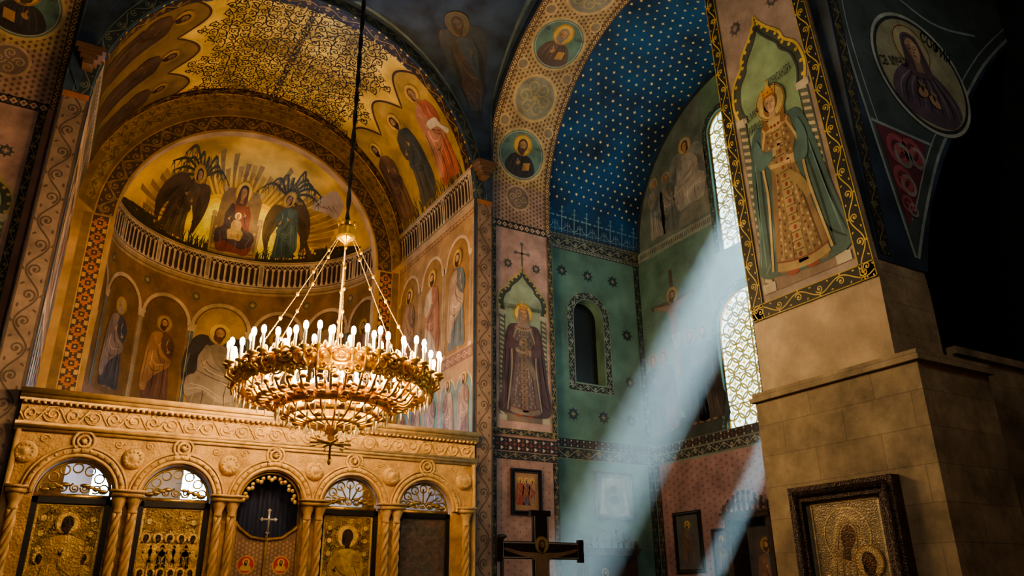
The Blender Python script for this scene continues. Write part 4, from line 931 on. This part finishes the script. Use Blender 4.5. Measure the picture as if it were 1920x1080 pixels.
for q in((0,.2),(-.13,.03),(.13,.03),(0,-.22)):
    B.ell((c+q[0],15.92,z+q[1]),(.026,.02,.026),10,6)
    for a in(0,PI/2,PI,3*PI/2):B.ell((c+q[0]+.026*math.cos(a),15.92,z+q[1]+.026*math.sin(a)),(.013,.015,.013),8,5)
B.tube([(c,15.92,z-.22),(c,15.92,2.66)],.012,6)
B.obj('altar_cross',mat('pale_enamel',(.75,.72,.65),.3,.4),None,True)
v=[]
for i in range(61):
    x=c-.75+1.5*i/60;y=16.35+.03*math.sin(i*.9)
    v+=[(x,y,0.1),(x,y,4.3)]
mkobj('altar_curtain',v,[(2*i,2*i+2,2*i+3,2*i+1) for i in range(60)],M_curtain,None,True)
for k,a in enumerate((90,133,47)):
    a=math.radians(a);o=np.array([AX+(AR-.03)*math.cos(a),AY+(AR-.03)*math.sin(a),0]);u=np.array([math.sin(a),-math.cos(a),0])
    mp=plmap(o,u,(0,0,1));e=empty('window_%d'%(k+3));W=.74
    P=Paint(mp);P.poly(archp(0,3.6,4.95,W,20),(.26,.52,1.0),1);P.build('pane',M_glass2,e)
    P=Paint(mp,off=.01)
    for x in(-.31,0,.31):P.stroke([(x,3.6),(x,5.5)],.02,(.1,.08,.05),3)
    for z in(4.0,4.4,4.8,5.15):P.stroke([(-W,z),(W,z)],.02,(.1,.08,.05),3)
    P.stroke(archp(0,3.6,4.95,W+.03,20),.12,(.3,.2,.1),3,closed=True);P.build('mullions',M_paint,e)
# ================================================================== CHANDELIER
ch=empty('chandelier');hx,hy=3.87,12.4
G=MB();Cn=MB();Bu=MB();Dr=MB()
def pol(r,a,z):return(hx+r*math.cos(a),hy+r*math.sin(a),z)
def candle(r,a,z,h=.2):
    x,y,_=pol(r,a,z)
    G.lathe([(0,-.06),(.025,-.05),(.03,-.02),(.08,.0),(.075,.03),(.03,.03),(.03,.05)],(x,y,z),10)
    Cn.lathe([(.024,.03),(.024,h),(0,h)],(x,y,z),8)
    Bu.ell((x,y,z+h+.06),(.040,.040,.075),8,6)
R1=1.52;Z1=4.98
G.lathe([(R1-.08,-.16),(R1+.03,-.20),(R1+.08,-.12),(R1+.03,-.04),(R1+.09,.06),(R1+.05,.12),(R1-.03,.11),(R1-.08,-.16)],(hx,hy,Z1),72)
G.lathe([(R1-.34,-.08),(R1-.27,-.10),(R1-.25,-.01),(R1-.32,.0),(R1-.34,-.08)],(hx,hy,Z1),60)
NA=12
for k in range(NA):
    a=2*PI*k/NA
    for da,rr in((-.17,R1+.12),(-.06,R1+.22),(.06,R1+.22),(.17,R1+.12)):
        G.tube([pol(R1,a+da*.3,Z1-.05),pol((R1+rr)/2,a+da*.7,Z1-.18),pol(rr,a+da,Z1-.10),pol(rr,a+da,Z1+.02)],[.035,.03,.025,.02],6);candle(rr,a+da,Z1+.07,.25+.03*(abs(da)<.1))
    candle(R1-.22,a+.13,Z1+.18,.24);candle(R1-.45,a-.13,Z1+.12,.24)
    G.tube([pol(R1-.05,a+.13,Z1),pol(R1-.22,a+.13,Z1+.14)],.02);G.tube([pol(R1-.28,a-.13,Z1-.05),pol(R1-.45,a-.13,Z1+.08)],.02)
    for sg in(-1,1):
        for rad,da,zz,tr in((.14,.26,0.,.024),(.11,.1,-.17,.02),(.09,.2,-.22,.018),(.10,.02,.04,.018)):
            s_=spiral(0,0,rad,.02,PI/2,1.5*sg,16)
            G.tube([pol(R1+.10,a+sg*da+p[0]/R1,Z1+zz+p[1]) for p in s_],tr,5)
    for q in range(5):
        aa=a+q*2*PI/NA/5;G.ell(pol(R1+.05,aa,Z1+.16),(.035,.035,.075),6,5);G.ell(pol(R1+.09,aa+.05,Z1-.20),(.04,.04,.06),6,5);G.ell(pol(R1+.12,aa,Z1-.02),(.05,.05,.05),6,5)
    t=np.linspace(0,1,14)
    for off in(0,.17,.34):
        G.tube([pol(R1-.02-(R1-.9)*x_,a+off,Z1-.12-.30*math.sin(x_*PI*.5)+.06*math.sin(x_*PI*3)) for x_ in t],.022,6)
        for x_ in(.25,.5,.75):G.ell(pol(R1-.02-(R1-.9)*x_,a+off+.05,Z1-.14-.30*math.sin(x_*PI*.5)),(.06,.06,.035),6,5)
    s_=spiral(0,0,.15,.03,0,1.4,14);G.tube([pol(1.2+p[0],a+.1,Z1-.25+p[1]) for p in s_],.02,5)
    for q in range(4):
        aa=a+q*.13;Dr.lathe([(0,0),(.02,-.05),(.014,-.12),(0,-.17)],pol(R1+.05,aa,Z1-.24),6);Dr.ell(pol(R1+.05,aa,Z1-.22),(.016,.016,.016),6,4)
R2=.88;Z2=4.62
G.lathe([(R2-.06,-.14),(R2+.04,-.14),(R2+.08,-.04),(R2+.03,.04),(R2+.08,.10),(R2-.03,.10),(R2-.06,-.14)],(hx,hy,Z2),60)
for k in range(12):
    a=2*PI*(k+.5)/12;G.tube([pol(R2,a,Z2),pol(R2+.12,a,Z2-.08),pol(R2+.2,a,Z2+.0)],.022);candle(R2+.2,a,Z2+.04,.18)
    if k%2:candle(R2-.25,a,Z2+.02,.18)
    for sg in(-1,1):
        for rr_,zz in((.10,.02),(.08,-.14)):
            s_=spiral(0,0,rr_,.02,PI/2,1.4*sg,14);G.tube([pol(R2+.09,a+.26*(1 if zz>0 else .4)+p[0]/R2,Z2+zz+p[1]) for p in s_],.018,5)
    t=np.linspace(0,1,12)
    for off in(0,.26):G.tube([pol(R2*math.cos(x_*PI/2)+.05,a+off,Z2-.08-.32*math.sin(x_*PI/2)) for x_ in t],.018,6)
    for x_ in(.3,.55):G.ell(pol(R2*math.cos(x_*PI/2)+.05,a+.13,Z2-.08-.32*math.sin(x_*PI/2)),(.07,.07,.04),6,5)
    for q in range(3):Dr.lathe([(0,0),(.02,-.05),(.014,-.14),(0,-.19)],pol(R2+.02,a+q*.17,Z2-.16),6)
for rr,zz in((.72,-.23),(.42,-.35)):G.lathe([(rr-.03,-.03),(rr+.04,-.03),(rr+.04,.04),(rr-.03,.04),(rr-.03,-.03)],(hx,hy,Z2+zz+.0),40)
for k in range(18):Dr.lathe([(0,0),(.02,-.05),(.014,-.13),(0,-.18)],pol(.72,k*PI/9,Z2-.27),6);Dr.lathe([(0,0),(.018,-.05),(.014,-.12),(0,-.16)],pol(.42,k*PI/9,Z2-.38),6)
G.lathe([(0,.1),(.1,.08),(.14,0),(.10,-.08),(.05,-.12),(.06,-.16),(.03,-.22),(0,-.25)],(hx,hy,Z2-.42),20)
G.lathe([(0,.7),(.05,.68),(.08,.5),(.04,.4),(.1,.25),(.12,.1),(.06,0),(.06,-.3),(0,-.42)],(hx,hy,Z2+.05),18)
HZ=7.75
G.lathe([(0,.28),(.03,.24),(.05,.16),(.13,.12),(.16,.06),(.15,-.06),(.17,-.10),(.12,-.14),(.05,-.2),(0,-.3)],(hx,hy,HZ),20)
for k in range(8):G.ell(pol(.15,k*PI/4,HZ+.16),(.025,.025,.05),6,5)
Ch=MB()
for k in range(6):
    a=2*PI*k/6+.25
    p0=np.array(pol(.13,a,HZ-.08));p1=np.array(pol(R1-.02,a,Z1+.12))
    Ch.tube([p0,p1],.006,5)
    for q in np.linspace(.14,.9,5):
        pp=p0*(1-q)+p1*q;G.ell(tuple(pp),(.030,.030,.042),8,5)
    n=56
    for q in range(n):
        pp=p0*(1-q/n)+p1*(q/n);Ch.ell(tuple(pp),(.009,.009,.020),5,4)
Ch.tube([(hx,hy,HZ-.2),(hx,hy,Z2+.6)],.012,6);Ch.obj('chains',M_dgold,ch,True)
G.obj('gilt_rings_and_arms',M_gold,ch,True);Cn.obj('candle_tubes',M_candle,ch,True);Bu.obj('flame_bulbs',M_bulb,ch,True);Dr.obj('crystal_drops',M_crystal,ch,True)
B=MB()
for sg in(1,-1):B.tube([(hx+sg*.022*math.cos(t*7),hy+sg*.022*math.sin(t*7),HZ+.25+t) for t in np.linspace(0,17.4-HZ-.25,200)],.024,6)
B.obj('rope',M_rope,ch,True)
B=MB();z=3.95
B.tube([(hx,hy,z+.4),(hx,hy,z-.3)],.018)
for a in(0,PI/2,.6):
    B.tube([pol(-.34,a,z),pol(.34,a,z)],.02,6)
    for sg in(-1,1):
        for q in(-.05,0,.05):B.tube([pol(sg*.24,a,z+q),pol(sg*.34,a,z+q*1.4)],.012,5)
B.ell((hx,hy,z),(.05,.05,.05));B.ell((hx,hy,z-.3),(.03,.03,.05))
B.obj('hanging_cross',M_dgold,ch,True)
for k in range(8):
    l=bpy.data.lights.new('candle_glow','POINT');l.energy=225;l.color=(1,.65,.30);l.shadow_soft_size=.12
    o=bpy.data.objects.new('candle_glow',l);COL.objects.link(o);a=2*PI*k/8+.2;o.location=pol(1.35,a,Z1+.62);o.parent=ch
l=bpy.data.lights.new('candle_glow','POINT');l.energy=24;l.color=(1,.65,.30);l.shadow_soft_size=.1  # extra fill lamp in front of the ring, not one of the candles
o=bpy.data.objects.new('candle_glow',l);COL.objects.link(o);o.location=(hx-.5,hy-1.9,Z1-.1);o.parent=ch
# ================================================================== FRAMED ICONS / FURNITURE
def framed(name,o,u,w,h,fw,m,fn,depth=.07,bg=(.2,.12,.07),pm=None):
    e=empty(name);u=np.array(u,float);v=np.array([0,0,1.]);n=np.cross(u,v);o=np.array(o,float)
    M=frame(o+n*depth,u,v)
    slab('frame',[[(0,0),(w,0),(w,h),(0,h)],[(fw,fw),(w-fw,fw),(w-fw,h-fw),(fw,h-fw)]],depth,M,m,e)
    P=Paint(plmap(o+n*depth*.5,u,v),off=.002);P.rect(fw*.8,fw*.8,w-fw*.8,h-fw*.8,bg,0);fn(P,w,h);P.build('painting',pm or M_paint,e)
    B=MB()
    for q in((fw*.5,fw*.5,w-fw*.5,fw*.5),(fw*.5,h-fw*.5,w-fw*.5,h-fw*.5),(fw*.5,fw*.5,fw*.5,h-fw*.5),(w-fw*.5,fw*.5,w-fw*.5,h-fw*.5)):
        a=o+n*(depth+.0)+u*q[0]+v*q[1];b=o+n*depth+u*q[2]+v*q[3];B.tube([a,b],fw*.22,8)
    B.obj('moulding',m,e,True);return e
def f_group(P,w,h):
    for q in range(3):fig(P,w*(.3+.2*q),h*.2,h*.6,((.3,.05,.03),(.1,.08,.12),(.35,.2,.1))[q],(.3,.1,.05),2,halo=(.7,.45,.12))
def f_towel(P,w,h):
    P.poly([(.12*w,.1*h),(.2*w,.86*h),(.8*w,.86*h),(.88*w,.1*h)],(.40,.44,.42),1);P.poly([(.25*w,.14*h),(.3*w,.6*h),(.5*w,.7*h),(.7*w,.6*h),(.75*w,.14*h)],(.28,.31,.30),2,4)
    P.circ(w*.5,h*.4,w*.14,h*.09,(.12,.14,.13),3);P.circ(w*.5,h*.62,w*.08,h*.09,(.2,.2,.18),3)
    for x in(.3,.4,.6,.7):P.stroke([(w*x,h*.2),(w*x,h*.8)],.012,(.2,.24,.24),4)
def f_saint(P,w,h):fig(P,w*.5,h*.12,h*.72,(.12,.10,.12),(.2,.12,.08),2,halo=(.5,.35,.1))
framed('framed_icon',(9.62,16.45,3.42),(1,0,0),.86,1.08,.09,M_black,f_group,bg=(.34,.19,.10))
framed('framed_icon',(12.3,16.75,3.45),(1,0,0),1.25,1.2,.07,mat('grey_frame',(.16,.18,.17),.5),f_towel,bg=(.24,.28,.27))
framed('framed_icon',(14.4,16.1,2.1),(0,-1,0),1.0,1.5,.09,M_black,f_saint,bg=(.10,.10,.10))
framed('framed_icon',(14.4,14.75,2.0),(0,-1,0),.6,1.1,.07,M_black,f_saint,bg=(.10,.10,.10))
def f_virgin(P,w,h):
    P.rect(w*.15,h*.10,w*.85,h*.90,(.36,.30,.21),0.5)
    P.rect(w*.20,h*.14,w*.80,h*.87,(.26,.21,.14),1)
    for q in range(120):
        x=rnd.uniform(.18,.82)*w;y=rnd.uniform(.45,.88)*h;P.stroke(spiral(x,y,.04,.008,rnd.uniform(0,6),1.2,10),[.012,.006],(.36,.30,.20),1.4)
    P.poly([(w*.21,h*.15),(w*.22,h*.42),(w*.30,h*.55),(w*.36,h*.70),(w*.44,h*.83),(w*.52,h*.84),(w*.62,h*.76),(w*.66,h*.62),(w*.76,h*.50),(w*.79,h*.3),(w*.79,h*.15)],(.38,.30,.19),2,5)
    for q in range(14):P.stroke([(w*(.36+.022*q),h*.66),(w*(.30+.033*q),h*.42),(w*(.24+.04*q),h*.17)],[.006,.014,.006],(.15,.11,.07) if q%2 else (.50,.42,.29),3,4)
    P.stroke([(w*.38,h*.56),(w*.37,h*.68),(w*.44,h*.79),(w*.52,h*.80),(w*.60,h*.72),(w*.61,h*.6)],.03,(.50,.40,.24),3.5,5)
    head(P,w*.50,h*.68,h*.175,4,skin=(.10,.055,.03),veil=(.30,.23,.14),beard=False,halo=None,tilt=-.25)
    P.ring(w*.49,h*.69,h*.155,h*.165,(.48,.38,.2),3.6,40)
    head(P,w*.66,h*.53,h*.12,9,skin=(.10,.055,.03),hair=(.06,.03,.02),beard=False,halo=(.44,.34,.18),tilt=.2)
    P.poly([(w*.54,h*.16),(w*.55,h*.42),(w*.62,h*.475),(w*.72,h*.46),(w*.78,h*.36),(w*.78,h*.16)],(.42,.33,.2),8,4)
    for q in range(6):P.stroke([(w*(.6+.02*q),h*.45),(w*(.57+.035*q),h*.2)],.008,(.18,.13,.08),8.5)
    for s_ in((.18,.12,.82,.12),(.18,.885,.82,.885),(.18,.12,.18,.885),(.82,.12,.82,.885)):P.stroke([(w*s_[0],h*s_[1]),(w*s_[2],h*s_[3])],.022,(.5,.42,.28),5)
framed('large_framed_icon',(8.5,7.12,.85),(0,-1,0),1.50,2.02,.19,M_wood,f_virgin,depth=.16,bg=(.42,.38,.30),pm=paintmat('silver_gilt_cover',.4,.3,0,.3,8,.5,50))
e=empty('standing_crucifix');B=MB();cx,cy=6.36,10.0
B.box((cx-.13,cy,.25),(cx+.13,cy+.05,2.74));B.box((cx-.66,cy,2.10),(cx+.66,cy+.05,2.34));B.box((cx-.35,cy-.3,0),(cx+.35,cy+.35,.12));B.box((cx-.2,cy-.15,.12),(cx+.2,cy+.2,.3))
for q in((-.70,2.22),(.70,2.22)):B.box((cx+q[0]-.04,cy-.01,2.06),(cx+q[0]+.04,cy+.06,2.38))
B.box((cx-.17,cy-.01,2.70),(cx+.17,cy+.06,2.78));B.obj('cross_beams',M_black,e)
P=Paint(plmap((cx,cy,0),(1,0,0),(0,0,1)),off=.003)
SV=(.50,.47,.40)
for s_ in(((-.11,.4),(-.11,2.12),(-.64,2.12)),((-.64,2.12),(-.64,2.32),(-.11,2.32),(-.11,2.72),(.11,2.72),(.11,2.32),(.64,2.32),(.64,2.12),(.11,2.12),(.11,.4))):P.stroke(s_,.016,SV,2)
P.poly([(-.6,2.25),(-.35,2.20),(-.12,2.19),(.12,2.19),(.35,2.20),(.6,2.25),(.6,2.21),(.33,2.14),(.12,2.08),(.1,1.85),(.08,1.6),(.06,1.1),(0,1.0),(-.06,1.1),(-.08,1.6),(-.1,1.85),(-.12,2.08),(-.33,2.14),(-.6,2.21)],(.30,.20,.12),3,3)
P.poly([(-.1,1.72),(.1,1.74),(.09,1.5),(-.07,1.45)],(.4,.36,.3),4);head(P,0,2.29,.15,5,halo=(.45,.33,.12),skin=(.3,.2,.12))
P.build('painted_corpus',M_paint,e)
def case(name,x0,x1,yb,yf,ztop,axis='x'):
    e=empty(name);B=MB()
    def bx(a0,a1,d0,d1,z0,z1):
        if axis=='x':B.box((a0,yb-d1,z0),(a1,yb-d0,z1))
        else:B.box((yb-d1,a0,z0),(yb-d0,a1,z1))
    def tb(pts,r):B.tube([((p[0],yb-yf-.02,p[1]) if axis=='x' else (yb-yf-.02,p[0],p[1])) for p in pts],r,6)
    d=yf;w=x1-x0
    bx(x0,x1,0,d+.08,0,.9);bx(x0+.02,x0+.16,0,d,.9,ztop);bx(x1-.16,x1-.02,0,d,.9,ztop);bx(x0,x1,0,d+.06,ztop,ztop+.10);bx(x0-.04,x1+.04,0,d+.1,ztop+.10,ztop+.15)
    bx(x0+.05,x1-.05,0,.05,.9,ztop)
    for k in range(9):
        t=k/8;xx=x0+.05+(w-.1)*t;hh=.12+.28*math.sin(PI*t)
        s_=spiral(xx,ztop+.15+hh*.5,.08,.02,k,1.4,12);tb([tuple(p) for p in s_],.02);tb([(xx,ztop+.15),(xx,ztop+.15+hh)],.03)
        if axis=='x':B.ell((xx,yb-yf,ztop+.17+hh),(.05,.04,.06),8,5)
        else:B.ell((yb-yf,xx,ztop+.17+hh),(.04,.05,.06),8,5)
    B.obj('carved_case',M_wood,e)
    if axis=='x':P=Paint(plmap((x0+.16,yb-.06,1.0),(1,0,0),(0,0,1)))
    else:P=Paint(plmap((yb-.06,x1-.16,1.0),(0,-1,0),(0,0,1)))
    W=w-.32;P.rect(0,0,W,ztop-1.05,(.07,.06,.06),0);fig(P,W/2,.05,(ztop-1.15)*.85,(.12,.1,.1),(.18,.1,.07),2,halo=(.3,.2,.08));P.build('icon_painting',M_paint,e)
case('carved_icon_case',11.6,13.3,16.7,.35,2.55)
case('carved_icon_case',12.3,13.7,14.35,.6,3.2,'y')
B=MB();B.tube([(8.95,15.7,0),(8.95,15.7,2.85)],.045,10);B.lathe([(0,0),(.25,0),(.2,.06),(.06,.1),(.05,.3)],(8.95,15.7,0),18);B.lathe([(.05,0),(.12,.04),(.10,.08),(.04,.1)],(8.95,15.7,2.8),14);B.obj('banner_pole_stand',M_black,None,True)
# ================================================================== LIGHT
def point(name,loc,e,c,r=.2):
    l=bpy.data.lights.new(name,'POINT');l.energy=e;l.color=c;l.shadow_soft_size=r;o=bpy.data.objects.new(name,l);COL.objects.link(o);o.location=loc;return o
point('sanctuary_lamp',(3.9,20.6,6.6),200,(1,.65,.29),.3)
point('sanctuary_lamp',(3.9,17.6,8.5),330,(1,.65,.29),.3)
point('nave_lamp',(1.2,2.6,7.0),480,(1,.80,.58),.5)  # unseen fill lights added for the general ambient level, this and the next two
point('nave_lamp',(9.6,1.4,9.8),120,(.95,.95,.9),.4)  # fill added to brighten the Sophia spandrel
point('nave_lamp',(3.6,8.0,12.5),35,(.7,.85,1.0),.5)
d=Vector((-.461,.211,-.862)).normalized()
su=bpy.data.lights.new('sun','SUN');su.energy=120;su.color=(.58,.87,1.0);su.angle=.008
so=bpy.data.objects.new('sun',su);COL.objects.link(so);so.rotation_euler=d.to_track_quat('-Z','Y').to_euler();so.location=(20,5,25)
m=volmat('sunlit_dust',.12,(.88,.96,1))
def prism(b,name):
    u0,u1,z0,z1=b;e=.03
    cs=[(14.39,-u0+e,z0-e),(14.39,-u1-e,z0-e),(14.39,-u1-e,z1+e),(14.39,-u0+e,z1+e)]
    V=[Vector(c) for c in cs]
    for c in cs:
        t=min((16.73-c[1])/d.y,(c[2]-.02)/(-d.z));V.append(Vector(c)+d*t)
    o=mkobj(name,V,[(0,1,2,3),(7,6,5,4),(0,4,5,1),(1,5,6,2),(2,6,7,3),(3,7,4,0)],m)
    bm=bmesh.new();bm.from_mesh(o.data);bmesh.ops.triangulate(bm,faces=bm.faces[:]);bmesh.ops.recalc_face_normals(bm,faces=bm.faces[:]);bm.to_mesh(o.data);bm.free()
    return o
prism(B1,'dusty_air');prism(B2,'dusty_air')  # dust only inside the beams; the volume's shape draws their edges
w=bpy.data.worlds.new('World');SC.world=w;w.use_nodes=True
bg=w.node_tree.nodes['Background'];bg.inputs[0].default_value=(.35,.6,1,1);bg.inputs[1].default_value=.35
for loc,sx,sy,e in(((14.3,12.8,7.2),2.0,3.2,44),((14.3,12.85,12.0),1.1,4.0,36)):
    l=bpy.data.lights.new('window_daylight','AREA');l.shape='RECTANGLE';l.size=sx;l.size_y=sy;l.energy=e;l.color=(.60,.84,1.)
    o=bpy.data.objects.new('window_daylight',l);COL.objects.link(o);o.location=loc;o.rotation_euler=Vector((-1,0,0)).to_track_quat('-Z','Z').to_euler()
# ================================================================== CAMERA
f,th,ya,ro=1454.7,math.radians(21.71),math.radians(30.60),math.radians(-.65)
F=Vector((math.sin(ya),math.cos(ya),0));R=Vector((math.cos(ya),-math.sin(ya),0));Zv=Vector((0,0,1))
fw=math.cos(th)*F+math.sin(th)*Zv;up=-math.sin(th)*F+math.cos(th)*Zv
R2=math.cos(ro)*R+math.sin(ro)*up;U2=-math.sin(ro)*R+math.cos(ro)*up
c=bpy.data.cameras.new('camera');c.sensor_width=36;c.lens=f/1920*36;c.clip_end=200
co=bpy.data.objects.new('camera',c);COL.objects.link(co)
Mx=Matrix.Identity(4)
for i in range(3):Mx[i][0]=R2[i];Mx[i][1]=U2[i];Mx[i][2]=-fw[i]
Mx[2][3]=1.6
co.matrix_world=Mx;SC.camera=co
